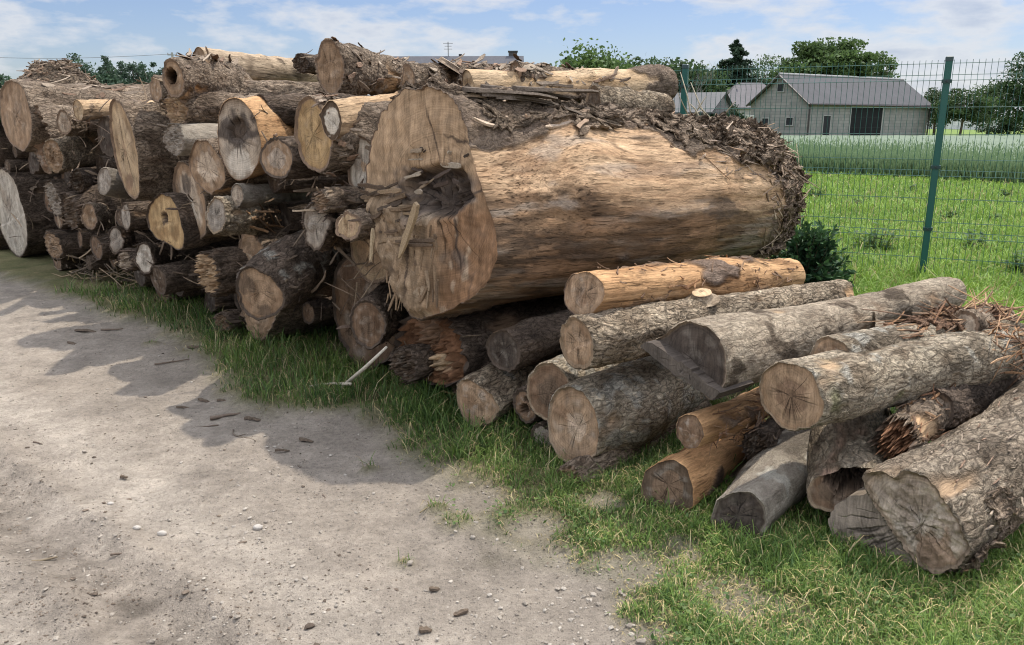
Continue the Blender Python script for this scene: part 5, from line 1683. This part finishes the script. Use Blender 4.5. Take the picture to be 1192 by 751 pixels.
def tree(name, base, h, crowns, leaf, n, colA, colB, label, cat='tree', group=None, trunk_r=None, trunk_col=(.12, .095, .07), clumps=46, tight=.16):
    """crowns: (dx, dy, z centre, rx, ry, rz) as shares of h"""
    o = empty(name, (base[0], base[1], 0)); tag(o, label, cat, group)
    tr = trunk_r or h * .022
    rr = random.Random(int(base[0] * 13 + base[1] * 7))
    mt = MB()
    top = max(c[2] for c in crowns) * h
    sp = [np.array([0, 0, -.2]), np.array([rr.uniform(-.02, .02) * h, 0, top * .35]), np.array([rr.uniform(-.03, .03) * h, rr.uniform(-.02, .02) * h, top * .7]), np.array([rr.uniform(-.03, .03) * h, 0, top])]
    mt.tube(sp, [tr * 1.25, tr, tr * .7, tr * .2], 8, trunk_col)
    ml = MB()
    tot = sum(c[3] * c[4] * c[5] for c in crowns)
    for c in crowns:
        cen = np.array([c[0], c[1], c[2]]) * h; rad = np.array(c[3:6]) * h
        share = c[3] * c[4] * c[5] / tot
        nc = max(5, int(clumps * share ** .8))
        d = RNG.normal(0, 1, (nc, 3)); d /= np.linalg.norm(d, axis=1)[:, None]
        d *= RNG.uniform(.45, 1.0, (nc, 1))
        cl = cen + d * rad
        for q in cl:
            if rr.random() < .5:
                s0 = sp[1] + (sp[3] - sp[1]) * rr.uniform(.1, .8)
                mt.tube([s0, (s0 + q) / 2 + [0, 0, .03 * h], q], [tr * .35, tr * .22, tr * .08], 5, trunk_col, cap=False)
        m = max(8, int(n * share / nc))
        for q in cl:
            sc = rad * tight * rr.uniform(.7, 1.5) * 1.6
            k = int(m * rr.uniform(.5, 1.5))
            tone = rr.uniform(.75, 1.25)
            leaf_quads(ml, q + np.clip(RNG.normal(0, 1, (k, 3)), -1.5, 1.5) * sc * np.array([1, 1, .7]), leaf, np.array(colA) * tone, np.array(colB) * tone, rr)
    mt.build('trunk', M_TWIG, o, smooth=True)
    ml.build('crown', M_LEAF, o)
    return o


def conifer(name, base, h, r, leaf, n, colA, colB, label, group=None, gaps=.0, droop=.25, z0=.12, cat='conifer'):
    o = empty(name, (base[0], base[1], 0)); tag(o, label, cat, group)
    rr = random.Random(int(base[0] * 17 + base[1] * 5))
    mt = MB(); mt.tube([[0, 0, -.2], [0, 0, h * .6], [0, 0, h]], [h * .018, h * .010, h * .002], 7, (.10, .08, .06))
    ml = MB(); nl = 26
    for i in range(nl):
        f = i / (nl - 1); z = h * (z0 + (.97 - z0) * f)
        R = r * (1 - f) ** .85 * rr.uniform(.75, 1.15) + .02 * h
        nb = max(4, int(9 * (1 - f) + 3))
        for k in range(nb):
            if rr.random() < gaps: continue
            a = rr.uniform(0, 2 * PI); L = R * rr.uniform(.65, 1.2)
            d = np.array([math.cos(a), math.sin(a), 0])
            p0 = np.array([0, 0, z]); p1 = p0 + d * L * .6 - [0, 0, droop * L * .5]; p2 = p0 + d * L - [0, 0, droop * L * .55]
            mt.tube([p0, p1, p2], [h * .005, h * .003, h * .001], 4, (.10, .08, .06), cap=False)
            m = max(4, int(n / (nl * nb)))
            t = RNG.uniform(.12, 1.05, m)[:, None]
            P = p0 + (p2 - p0) * t + np.array([0, 0, -droop * L * .18]) * np.sin(t * PI) + RNG.normal(0, 1, (m, 3)) * np.array([.10, .10, .05]) * L + [0, 0, -.02 * h] * RNG.random((m, 1))
            tone = rr.uniform(.8, 1.2)
            leaf_quads(ml, P, leaf, np.array(colA) * tone, np.array(colB) * tone, rr, .4, .4)
    mt.build('trunk', M_TWIG, o)
    ml.build('crown', M_NEEDLE, o)
    return o


# small spruce bush behind the giant trunk
b = at(936, 325, 6.75)
o = empty('spruce_bush', (b[0], b[1], 0)); tag(o, 'small dense green spruce bush behind the far end of the giant trunk', 'bush')
ml, mt = MB(), MB(); rr = random.Random(5)
for k in range(150):
    a = rr.uniform(0, 2 * PI); el = rr.uniform(-.1, 1.35)
    d = np.array([math.cos(a) * math.cos(el), math.sin(a) * math.cos(el), math.sin(el)])
    L = rr.uniform(.27, .40) * (1.15 if el > .9 else 1)
    p0 = np.array([0, 0, .18]) + d * .06; p1 = p0 + d * np.array([L * .82, L * .82, L * 1.05])
    mt.tube([p0, p1], [.006, .002], 4, (.10, .08, .05), cap=False)
    for t in np.linspace(.3, 1.0, 8):
        q = p0 + (p1 - p0) * t
        for s_ in range(3):
            e = d + np.array([rr.gauss(0, .8), rr.gauss(0, .8), rr.gauss(-.1, .5)]); e /= np.linalg.norm(e)
            w = np.cross(e, [rr.gauss(0, 1), rr.gauss(0, 1), rr.gauss(0, 1)]); w /= np.linalg.norm(w)
            l = rr.uniform(.05, .09)
            tip = t > .85
            ml.add([q, q + e * l * .5 + w * .014, q + e * l, q + e * l * .5 - w * .014], [(0, 1, 2, 3)], np.array((.045, .095, .035) if tip else (.022, .055, .024)) * rr.uniform(.7, 1.4))
mt.build('trunk', M_TWIG, o); ml.build('crown', M_NEEDLE, o)


# ------------------------------------------------------------------ barn and its neighbours
def mat_block():
    m, nt, out = newmat('block_wall'); N = NT(nt)
    raw = N.n('ShaderNodeTexCoord').outputs['Object']
    col = attr(N, 'col').outputs['Color']
    sep = N.n('ShaderNodeSeparateXYZ', {0: raw})
    v = N.n('ShaderNodeCombineXYZ', {0: N.math('ADD', sep.outputs[0], sep.outputs[1]), 1: sep.outputs[2]}).outputs[0]
    br = N.n('ShaderNodeTexBrick', {'Vector': v, 'Scale': 1.0, 'Mortar Size': .018, 'Color1': (.86, .86, .86, 1), 'Color2': (1.08, 1.06, 1.04, 1), 'Mortar': (.72, .72, .72, 1), 'Brick Width': .6, 'Row Height': .26})
    n1 = N.noise(raw, .9, 5, .65)
    c = N.mixcol(1.0, col, br.outputs['Color'], 'MULTIPLY')
    finish(N, out, N.mulf(c, N.rng(n1, .2, .8, .80, 1.15)), .9, br.outputs['Fac'], .2, .02)
    return m


def mat_roof():
    m, nt, out = newmat('corrugated_roof'); N = NT(nt)
    raw = N.n('ShaderNodeTexCoord').outputs['Object']
    col = attr(N, 'col').outputs['Color']
    n1 = N.noise(raw, .7, 5, .65); n2 = N.noise(N.vmul(raw, (3, 3, .4)), 1.0, 4, .6)
    f = N.math('ADD', N.math('MULTIPLY', N.rng(n1, .25, .75, .8, 1.2), .6), N.math('MULTIPLY', N.rng(n2, .25, .75, .75, 1.25), .4))
    finish(N, out, N.mulf(col, f), .75)
    return m


M_BLOCK, M_ROOF = mat_block(), mat_roof()
M_PAINT = mat_plain('painted_metal', 3, .85, 1.12, .5, .05)
M_GLASSD = mat_plain('dark_opening', 2, .8, 1.2, .7, 0, .1)


def rect_on(mb, O, a, u0, u1, z0, z1, n, off, col, th=.05):
    """a thin box on a wall: O origin, a direction along the wall, n outward"""
    p = [O + a * u0 + n * off, O + a * u1 + n * off]
    v = []
    for q in p:
        for z in (z0, z1):
            for t in (0, th):
                v.append(q + n * t + np.array([0, 0, z]))
    mb.add(v, [(0, 1, 3, 2), (4, 6, 7, 5), (0, 4, 5, 1), (2, 3, 7, 6), (0, 2, 6, 4), (1, 5, 7, 3)], col)


WALLC = (.262, .25, .243); ROOFC = (.064, .063, .066)
D1 = 70.0
Cc = at(940.5, 140, D1); Cc[2] = 0
lw = np.array([math.cos(math.radians(32.6)), math.sin(math.radians(32.6)), 0])      # along the long wall
gw = np.array([-lw[1], lw[0], 0])                                                # along the gable wall, going away
LB, WB, EH, RH = 17.8, 6.3, 3.02, 5.33
o = empty('barn', tuple(Cc)); tag(o, 'grey barn with a gable end, slate-coloured roof and wide dark gate', 'barn')
Z = lambda z: np.array([0, 0, z])
mb = MB()
q0, q1, q2, q3 = 0 * lw, lw * LB, lw * LB + gw * WB, gw * WB
mb.add([q0 + Z(-.3), q1 + Z(-.3), q2 + Z(-.3), q3 + Z(-.3), q0 + Z(EH), q1 + Z(EH), q2 + Z(EH), q3 + Z(EH), gw * WB / 2 + Z(RH), gw * WB / 2 + lw * LB + Z(RH)],
       [(0, 1, 5, 4), (1, 2, 6, 5), (2, 3, 7, 6), (3, 0, 4, 7), (4, 8, 7), (5, 6, 9)], WALLC)
mb.build('wall', M_BLOCK, o)
mb = MB()
ov, sl = .25, (RH - EH) / (WB / 2)
for sgn in (0, 1):
    e = (-gw * ov if sgn == 0 else gw * (WB + ov)) + Z(EH - sl * ov)
    rdg = gw * WB / 2 + Z(RH)
    nn = np.array([0, 0, 1.0])
    A0, A1 = e - lw * .3, e + lw * (LB + .3); B0, B1 = rdg - lw * .3, rdg + lw * (LB + .3)
    mb.add([A0 + Z(.04), A1 + Z(.04), B1 + Z(.04), B0 + Z(.04), A0 + Z(.16), A1 + Z(.16), B1 + Z(.16), B0 + Z(.16)], [(0, 1, 2, 3), (4, 7, 6, 5), (0, 4, 5, 1), (1, 5, 6, 2), (3, 2, 6, 7), (0, 3, 7, 4)], ROOFC)
rf = mb.build('roof', M_ROOF, o)
mb = MB(); mb.tube([gw * WB / 2 + Z(RH + .17) - lw * .32, gw * WB / 2 + Z(RH + .17) + lw * (LB + .32)], .11, 8, (.30, .29, .28)); mb.build('ridge_cap', M_PAINT, rf)
for s_ in (0, 1):
    mb = MB(); e = (-gw * ov if s_ == 0 else gw * (WB + ov)) + Z(EH - sl * ov + .02)
    r_ = gw * WB / 2 + Z(RH + .05)
    mb.tube([e - lw * .33, r_ - lw * .33], .10, 5, (.07, .06, .055)); mb.build('barge_board', M_PAINT, rf)
mb = MB(); mb.tube([-gw * (ov + .06) + Z(EH - .12) - lw * .3, -gw * (ov + .06) + Z(EH - .16) + lw * (LB + .3)], .085, 7, (.06, .05, .05)); mb.build('gutter', M_PAINT, o)
for u in (-.05, LB + .02):
    mb = MB(); mb.tube([lw * u - gw * .12 + Z(EH - .1), lw * u - gw * .12 + Z(.1)], .075, 7, (.06, .05, .05)); mb.build('downpipe', M_PAINT, o)


def wall_u(px, O, a, base):
    """distance along a wall at which the pixel column px meets it"""
    k = (px - W0 / 2) / (FPX * math.cos(PITCH) + (H0 / 2 - 130) * math.sin(PITCH))
    P0 = base + O
    return (k * P0[1] - P0[0]) / (a[0] - k * a[1])


def opening(par, O, a, n, base, x0, x1, z0, z1, name, frame=(.30, .29, .28), inner=(.030, .030, .034), split=1):
    u0, u1 = sorted((wall_u(x0, O, a, base), wall_u(x1, O, a, base)))
    mb = MB(); f = .09
    rect_on(mb, O, a, u0 - f, u0, z0 - f, z1 + f, n, .0, frame, .07); rect_on(mb, O, a, u1, u1 + f, z0 - f, z1 + f, n, .0, frame, .07)
    rect_on(mb, O, a, u0, u1, z1, z1 + f, n, .0, frame, .066); rect_on(mb, O, a, u0, u1, z0 - f, z0, n, .0, frame, .066)
    fr = mb.build(name, M_PAINT, par)
    mb = MB()
    for s_ in range(split):
        a0 = u0 + (u1 - u0) * s_ / split + (.03 if s_ else 0); a1 = u0 + (u1 - u0) * (s_ + 1) / split - (.03 if s_ < split - 1 else 0)
        rect_on(mb, O, a, a0, a1, z0, z1, n, .003, inner, .03)
        if split > 1:
            for zz in (z0 + (z1 - z0) * .33, z0 + (z1 - z0) * .68):
                rect_on(mb, O, a, a0, a1, zz - .03, zz + .03, n, .034, (.03, .03, .033), .015)
    mb.build('door_panel' if 'door' in name or 'gate' in name else 'pane', M_GLASSD, fr)


opening(o, q0, gw, -lw, Cc, 888.5, 895.5, 1.15, 1.75, 'window')
opening(o, q0, gw, -lw, Cc, 916.5, 924, 1.2, 1.8, 'window')
opening(o, q0, gw, -lw, Cc, 903.5, 910.5, 4.05, 4.65, 'window')
opening(o, q0, lw, -gw, Cc, 959, 967, .05, 1.95, 'door')
opening(o, q0, lw, -gw, Cc, 990.5, 1027, .05, 2.72, 'gate', (.36, .35, .34), (.016, .016, .018), 2)


def simple_house(name, label, base, along, L, W, EH, RH, wallc, roofc, hip=0.0, ov=.25, cat='house'):
    o = empty(name, tuple(base)); tag(o, label, cat)
    a = np.array([math.cos(along), math.sin(along), 0]); b = np.array([-a[1], a[0], 0])
    mb = MB()
    p = [0 * a, a * L, a * L + b * W, b * W]
    r0, r1 = b * W / 2 + a * hip, b * W / 2 + a * (L - hip)
    fs = [(0, 1, 5, 4), (1, 2, 6, 5), (2, 3, 7, 6), (3, 0, 4, 7)]
    vs = [q + Z(-.3) for q in p] + [q + Z(EH) for q in p]
    if hip == 0:
        vs += [r0 + Z(RH), r1 + Z(RH)]; fs += [(4, 8, 7), (5, 6, 9)]
    mb.add(vs, fs, wallc); mb.build('wall', M_BLOCK, o)
    mb = MB(); d = .10
    sl = (RH - EH) / (W / 2)
    e0 = [p[0] - b * ov - a * ov, p[1] - b * ov + a * ov, p[2] + b * ov + a * ov, p[3] + b * ov - a * ov]
    e0 = [q + Z(EH - sl * ov + .05) for q in e0]
    R0, R1 = r0 + Z(RH + .05) - a * (ov if hip == 0 else 0), r1 + Z(RH + .05) + a * (ov if hip == 0 else 0)
    vs = e0 + [R0, R1]; vs = vs + [v + Z(d) for v in vs]
    f = [(6, 7, 11, 10), (8, 9, 10, 11), (0, 5, 1) if False else (0, 4, 5, 1), (2, 5, 4, 3)]
    f = [(6, 7, 11, 10), (8, 9, 10, 11), (0, 4, 5, 1), (2, 5, 4, 3), (0, 1, 7, 6), (1, 2, 8, 7), (2, 3, 9, 8), (3, 0, 6, 9)]
    if hip: f += [(7, 8, 11), (9, 6, 10)]
    mb.add(vs, f, roofc)
    mb.build('roof', M_ROOF, o)
    return o, a, b


# long low house behind the pile, its roof with chimney and aerial
hb = at(612, 100, 62); hb[2] = 0
hl = math.radians(176)
o2, a2, b2 = simple_house('farmhouse', 'long house behind the pile whose dark grey roof shows above the logs', at(446, 100, 57) * [1, 1, 0], math.radians(-2), 9.3, 8, 3.0, 5.95, (.5, .48, .45), (.085, .085, .095))
rpt = at(597, 72, 61); ch = rpt - np.array(o2.location)
mb = MB(); mb.box((ch[0], ch[1], 5.75), (.62, .62, 1.3), (.07, .065, .065)); mb.box((ch[0], ch[1], 6.42), (.72, .72, .08), (.05, .05, .05)); mb.build('chimney', M_PAINT, o2)
rpt = at(536, 75, 61) - np.array(o2.location); mb = MB(); mb.tube([[rpt[0], rpt[1], 5.2], [rpt[0], rpt[1], 6.25]], .12, 8, (.04, .04, .045)); mb.build('vent_pipe', M_PAINT, o2)
rpt = at(522, 75, 61) - np.array(o2.location); mb = MB()
mb.tube([[rpt[0], rpt[1], 5.2], [rpt[0], rpt[1], 7.1]], .035, 5, (.2, .2, .2))
for z, l in ((7.0, .35), (6.8, .25), (6.6, .3)): mb.tube([[rpt[0] - l, rpt[1], z], [rpt[0] + l, rpt[1], z]], .02, 4, (.2, .2, .2))
mb.build('aerial', M_PAINT, o2)
# shed and hipped roof left of the barn
s3 = at(852, 150, 62); s3[2] = 0
o3, a3, b3 = simple_house('shed', 'low pale shed with a sloping grey roof left of the barn', s3, math.radians(150), 9.0, 6.0, 2.1, 3.4, (.20, .19, .18), (.11, .108, .105), cat='shed')
s4 = at(900, 150, 98); s4[2] = 0
o4, a4, b4 = simple_house('outbuilding', 'outbuilding with a hipped grey roof peeping out behind the barn gable', s4, math.radians(178), 8.0, 7, 3.0, 5.6, (.42, .4, .38), (.13, .12, .122), hip=2.6, cat='outbuilding')
mb = MB(); pw = at(872.5, 150, 69.6); op = empty('gate_pillar', (pw[0], pw[1], 0)); tag(op, 'short white pillar at the left corner of the barn gable', 'pillar')
mb.box((0, 0, .85), (.42, .42, 2.1), (.62, .60, .57)); mb.build('shaft', M_PAINT, op)
mb = MB(); mb.box((0, 0, 1.95), (.54, .54, .12), (.55, .53, .5)); mb.build('top_slab', M_PAINT, op)
# far pale buildings at the right edge, seen between the trees
for px0, px1, Y, eh, rh, lab in ((1128, 1192, 150, 2.3, 4.2, 'distant pale farm building between the garden trees at the right photo edge'), (1082, 1112, 160, 3.0, 5.0, 'distant whitish building behind the barn corner and the near fence post')):
    p0, p1 = at(px0, 150, Y), at(px1, 150, Y)
    simple_house('farm_building', lab, p0 * [1, 1, 0], 0.03, p1[0] - p0[0], 7, eh, rh, (.66, .66, .66), (.42, .42, .43), cat='building')

# ------------------------------------------------------------------ trees


def T2(px, Y): p = at(px, 150, Y); p[2] = 0; return p


def topz(py, Y):
    return at(600, py, Y)[2]


h = topz(41, 96)
tree('broadleaf_tree', T2(962, 96), h, [(-.12, 0, .68, .40, .3, .27), (.30, 0, .62, .28, .25, .20), (-.36, 0, .52, .16, .2, .16), (.0, .1, .45, .4, .3, .22), (.05, 0, .86, .20, .2, .12)], .46, 34000, (.05, .092, .03), (.135, .20, .065), 'large spreading broadleaf tree rising behind the barn roof', group=None, clumps=90, tight=.13)
tree('broadleaf_tree', T2(1022, 92), topz(58, 92), [(0, 0, .80, .13, .13, .16), (.05, 0, .55, .18, .16, .18), (-.02, 0, .34, .2, .2, .2)], .3, 4200, (.05, .092, .03), (.135, .20, .065), 'narrow leafy tree at the right shoulder of the large broadleaf tree', clumps=30)
conifer('spruce_tree', T2(851, 102), topz(44, 102), 7.2, .46, 26000, (.024, .046, .026), (.055, .09, .048), 'dark ragged spruce with drooping branches and a thin tip', None, .22, .22, .05)
tree('broadleaf_tree', T2(880, 108), topz(64, 108), [(0, 0, .72, .24, .24, .26), (-.15, 0, .5, .25, .25, .25), (.1, 0, .4, .28, .25, .25)], .28, 6500, (.045, .082, .030), (.11, .165, .058), 'dark rounded tree squeezed between the spruce and the barn gable', clumps=46)
tree('broadleaf_tree', T2(830, 104), topz(80, 104), [(0, 0, .7, .4, .3, .26), (-.2, 0, .45, .4, .3, .3)], .28, 4500, (.035, .065, .027), (.08, .125, .05), 'low dark tree behind the shed left of the spruce', clumps=36)
# bare tree
p = T2(806, 70); o = empty('bare_tree', (p[0], p[1], 0)); tag(o, 'leafless grey tree with fine upright twigs above the far fence post', 'tree')
mt = MB(); rr = random.Random(2)


def limb(p, d, l, r, k):
    q = p + d * l
    mt.tube([p, (p + q) / 2 + np.array([rr.gauss(0, .03), rr.gauss(0, .03), 0]) * l, q], [r, r * .8, r * .6], 5 if k > 1 else 4, (.17, .155, .14), cap=False)
    if k == 0: return
    for _ in range(3 if k > 1 else 4):
        e = d + np.array([rr.gauss(0, .38), rr.gauss(0, .38), rr.uniform(-.05, .3)]); e /= np.linalg.norm(e)
        limb(p + d * l * rr.uniform(.5, 1), e, l * rr.uniform(.5, .8), r * .5, k - 1)


limb(np.array([0, 0, 0.0]), np.array([.02, 0, 1.0]), 2.7, .11, 4)
limb(np.array([-1.2, .3, 0.0]), np.array([-.06, 0, 1.0]), 2.2, .08, 4)
mt.build('branches', M_TWIG, o)
conifer('fir_tree', T2(790, 68), topz(72, 68), 1.2, .2, 3000, (.018, .038, .02), (.04, .07, .035), 'small pointed conifer at the foot of the bare tree', None, .1, .2, .02)
# trees behind the top of the pile
conifer('pine_tree', T2(659, 88), topz(65, 88), 4.2, .42, 14000, (.022, .046, .026), (.05, .085, .045), 'spiky young pine showing between the house roof and the round green tree', None, .15, .0, .05)
tree('broadleaf_tree', T2(687, 86), topz(63, 86), [(0, 0, .66, .34, .3, .34), (.35, 0, .5, .3, .3, .3), (-.2, 0, .4, .4, .3, .3)], .44, 20000, (.055, .105, .030), (.135, .20, .06), 'bright green round tree above the long pale log', clumps=110, tight=.24)
tree('broadleaf_tree', T2(728, 96), topz(64, 96), [(-.3, 0, .6, .5, .4, .32), (.4, 0, .58, .5, .4, .3), (.9, 0, .5, .4, .3, .3)], .5, 22000, (.035, .066, .026), (.085, .13, .048), 'low dull green trees in a clump right of the bright round tree', clumps=130, tight=.24)
hz_ = [(106, 66, 'nearest and tallest'), (126, 70, ''), (146, 67, ''), (166, 69, ''), (185, 73, ''), (200, 78, '')]
lb_ = ['tallest blue-green conifer beside the shaggy bark heap', 'second blue-green conifer right of the bark heap', 'middle blue-green conifer of the far row behind the pile', 'bushy blue-green conifer left of the hollow-ended top log', 'low blue-green conifer touching the hollow-ended top log', 'lowest conifer, half hidden behind the hollow-ended top log']
for (px, py, _), lab in zip(hz_, lb_):
    tree('pine_tree', T2(px, 105 + (px % 7)), topz(py - 3, 105), [(0, 0, .36, .42, .4, .32), (.04, 0, .60, .30, .3, .26), (-.02, 0, .84, .15, .16, .18)], .36, 8000, (.034, .066, .042), (.085, .13, .078), lab, 'conifer', 'far conifers behind the pile', clumps=80, tight=.12)
tree('pine_tree', T2(-2, 95), topz(74, 95), [(0, 0, .36, .42, .4, .32), (.04, 0, .60, .30, .3, .26), (-.02, 0, .84, .15, .16, .18)], .36, 8000, (.034, .066, .042), (.085, .13, .078), 'lone far conifer at the left photo edge', 'conifer', 'far conifers behind the pile', clumps=80, tight=.12)
# garden trees right of the barn
tree('fruit_tree', T2(1118, 78), topz(99, 78), [(0, 0, .62, .42, .4, .30), (-.30, 0, .5, .3, .3, .22), (.25, 0, .45, .35, .3, .25)], .24, 6000, (.030, .058, .020), (.075, .115, .036), 'round dark fruit tree right of the near fence post', group=None, clumps=46, tight=.14)
tree('fruit_tree', T2(1088, 84), topz(98, 84), [(0, 0, .62, .30, .3, .28), (.1, 0, .4, .3, .3, .2)], .24, 3600, (.034, .062, .026), (.08, .115, .045), 'thin fruit tree between the barn corner and the near fence post', clumps=34)
tree('fruit_tree', T2(1150, 92), topz(90, 92), [(0, 0, .66, .28, .3, .27), (.05, 0, .42, .3, .3, .22)], .26, 4200, (.034, .062, .024), (.082, .12, .045), 'loose grey-green tree next to the tall dark tree', clumps=36)
tree('broadleaf_tree', T2(1196, 84), topz(62, 84), [(-.05, 0, .66, .34, .3, .30), (.1, 0, .8, .24, .25, .18), (-.1, 0, .42, .36, .3, .26)], .3, 9000, (.026, .055, .018), (.065, .105, .034), 'tall dark broadleaf tree cut by the right photo edge', clumps=64)
tree('shrub', T2(1160, 88), 1.9, [(0, 0, .5, 1.3, .6, .4), (1.2, 0, .45, 1.1, .5, .4)], .24, 2600, (.02, .04, .02), (.045, .075, .03), 'low dark shrubs under the tall dark tree', cat='shrub', clumps=26)
for i, (px, w, lab) in enumerate(((808, .5, 'dark clipped thuja before the shed, nearest the far fence post'), (828, .45, 'dark clipped thuja in the middle before the shed'), (851, .65, 'broad dark thuja between the shed and the barn gable'), (862, .4, 'slim thuja against the barn gable corner'))):
    hh = (2.0, 2.3, 2.9, 2.2)[i]
    tree('thuja', T2(px, 56 + i), hh, [(0, 0, .3, w * .34, w * .34, .3), (0, 0, .62, w * .28, w * .28, .3)], .16, 2400, (.018, .038, .016), (.04, .07, .028), lab, 'thuja', 'thuja hedge before the shed', clumps=40)

# power line behind the pile
pz = topz(64, 90); o = empty('power_pole', (T2(209, 90)[0], 90, 0)); tag(o, 'grey power pole whose tip shows behind the crest of the pile', 'power pole')
mb = MB(); mb.tube([[0, 0, -.3], [0, 0, pz + .25]], [.16, .11], 10, (.30, .29, .28)); mb.build('pole', M_PAINT, o)
mb = MB(); mb.tube([[-.5, 0, pz], [.5, 0, pz]], .05, 5, (.2, .2, .2)); mb.build('crossarm', M_PAINT, o)
for x in (-.45, .45):
    mb = MB(); mb.tube([[x, 0, pz + .04], [x, 0, pz + .22]], [.05, .035], 6, (.25, .2, .17)); mb.build('insulator', M_PAINT, o)
A = np.array([T2(209, 90)[0], 90, pz + .1]); B = at(-150, 59, 75)
pts = [A + (B - A) * t + np.array([0, 0, -.55 * math.sin(PI * t)]) for t in np.linspace(0, 1, 14)]
mb = MB(); mb.tube(pts, .02, 4, (.10, .10, .11)); tag(mb.build('power_line', M_PAINT), 'thin overhead power line crossing the sky at the left', 'power line')
# ------------------------------------------------------------------ sky and sun
SUN_EL = math.radians(63); SUN_AZ = math.radians(42)        # azimuth from +Y towards +X
w = bpy.data.worlds.new('World'); scene.world = w; w.use_nodes = True
nt = w.node_tree; nt.nodes.clear(); N = NT(nt)
out = nt.nodes.new('ShaderNodeOutputWorld')
sky = nt.nodes.new('ShaderNodeTexSky'); sky.sky_type = 'NISHITA'; sky.sun_disc = False
sky.sun_elevation = SUN_EL; sky.sun_rotation = SUN_AZ; sky.air_density = 1.0; sky.dust_density = .6; sky.ozone_density = 1.6; sky.altitude = 100
d = N.n('ShaderNodeTexCoord').outputs['Generated']
sep = N.n('ShaderNodeSeparateXYZ', {0: d})
n1 = N.noise(N.vadd(N.vmul(d, (5.0, 5.0, 17.0)), N.n('ShaderNodeCombineXYZ', {0: 3.4, 1: 1.7, 2: .3}).outputs[0]), 1.0, 9, .60)
n2 = N.noise(N.vadd(N.vmul(d, (1.6, 1.6, 4.0)), N.n('ShaderNodeCombineXYZ', {0: 9.1, 1: 4.3}).outputs[0]), 1.0, 3, .5)
n3 = N.noise(N.vadd(N.vmul(d, (11.0, 11.0, 30.0)), N.n('ShaderNodeCombineXYZ', {0: 1.3, 1: 5.2, 2: 2.3}).outputs[0]), 1.0, 6, .55)
cov = N.math('ADD', N.math('ADD', N.math('MULTIPLY', n1, .50), N.math('MULTIPLY', n3, .42)), N.math('MULTIPLY', n2, .28))
cov = N.math('ADD', cov, N.math('MULTIPLY', sep.outputs[0], .06))
up = N.rng(sep.outputs[2], .14, .5, 0.0, .10)  # extra cloud cover overhead, added to keep the fill light neutral
cov = N.math('ADD', cov, up)
cl = N.rng(cov, .555, .635)
thick = N.rng(cov, .64, .72)
skyc = N.mixcol(1.0, sky.outputs[0], (.69, .70, .83), 'MULTIPLY')
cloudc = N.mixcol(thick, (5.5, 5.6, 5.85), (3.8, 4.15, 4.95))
lift = N.rng(sep.outputs[2], .14, .6, 1.0, 3.8)  # clouds above the view brightened to add fill light
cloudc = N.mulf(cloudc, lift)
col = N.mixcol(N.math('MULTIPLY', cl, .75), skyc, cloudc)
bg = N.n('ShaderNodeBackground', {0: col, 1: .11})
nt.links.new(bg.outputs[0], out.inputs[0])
sd_ = bpy.data.lights.new('sun', 'SUN'); so = bpy.data.objects.new('sun', sd_); COL.objects.link(so)
sd_.energy = 3.5; sd_.angle = math.radians(1.0); sd_.color = (1.0, .94, .85)
S = Vector((math.cos(SUN_EL) * math.sin(SUN_AZ), math.cos(SUN_EL) * math.cos(SUN_AZ), math.sin(SUN_EL)))
so.rotation_euler = S.to_track_quat('Z', 'Y').to_euler(); so.location = (5, 5, 20)
scene.view_settings.view_transform = 'Standard'
scene.view_settings.look = 'None'
scene.view_settings.exposure = .37
scene.view_settings.gamma = 1.0
scene.view_settings.use_curve_mapping = False
scene.render.engine = 'CYCLES'
scene.cycles.use_denoising = True
scene.cycles.max_bounces = 6
scene.cycles.transparent_max_bounces = 4
scene.cycles.filter_width = 1.1
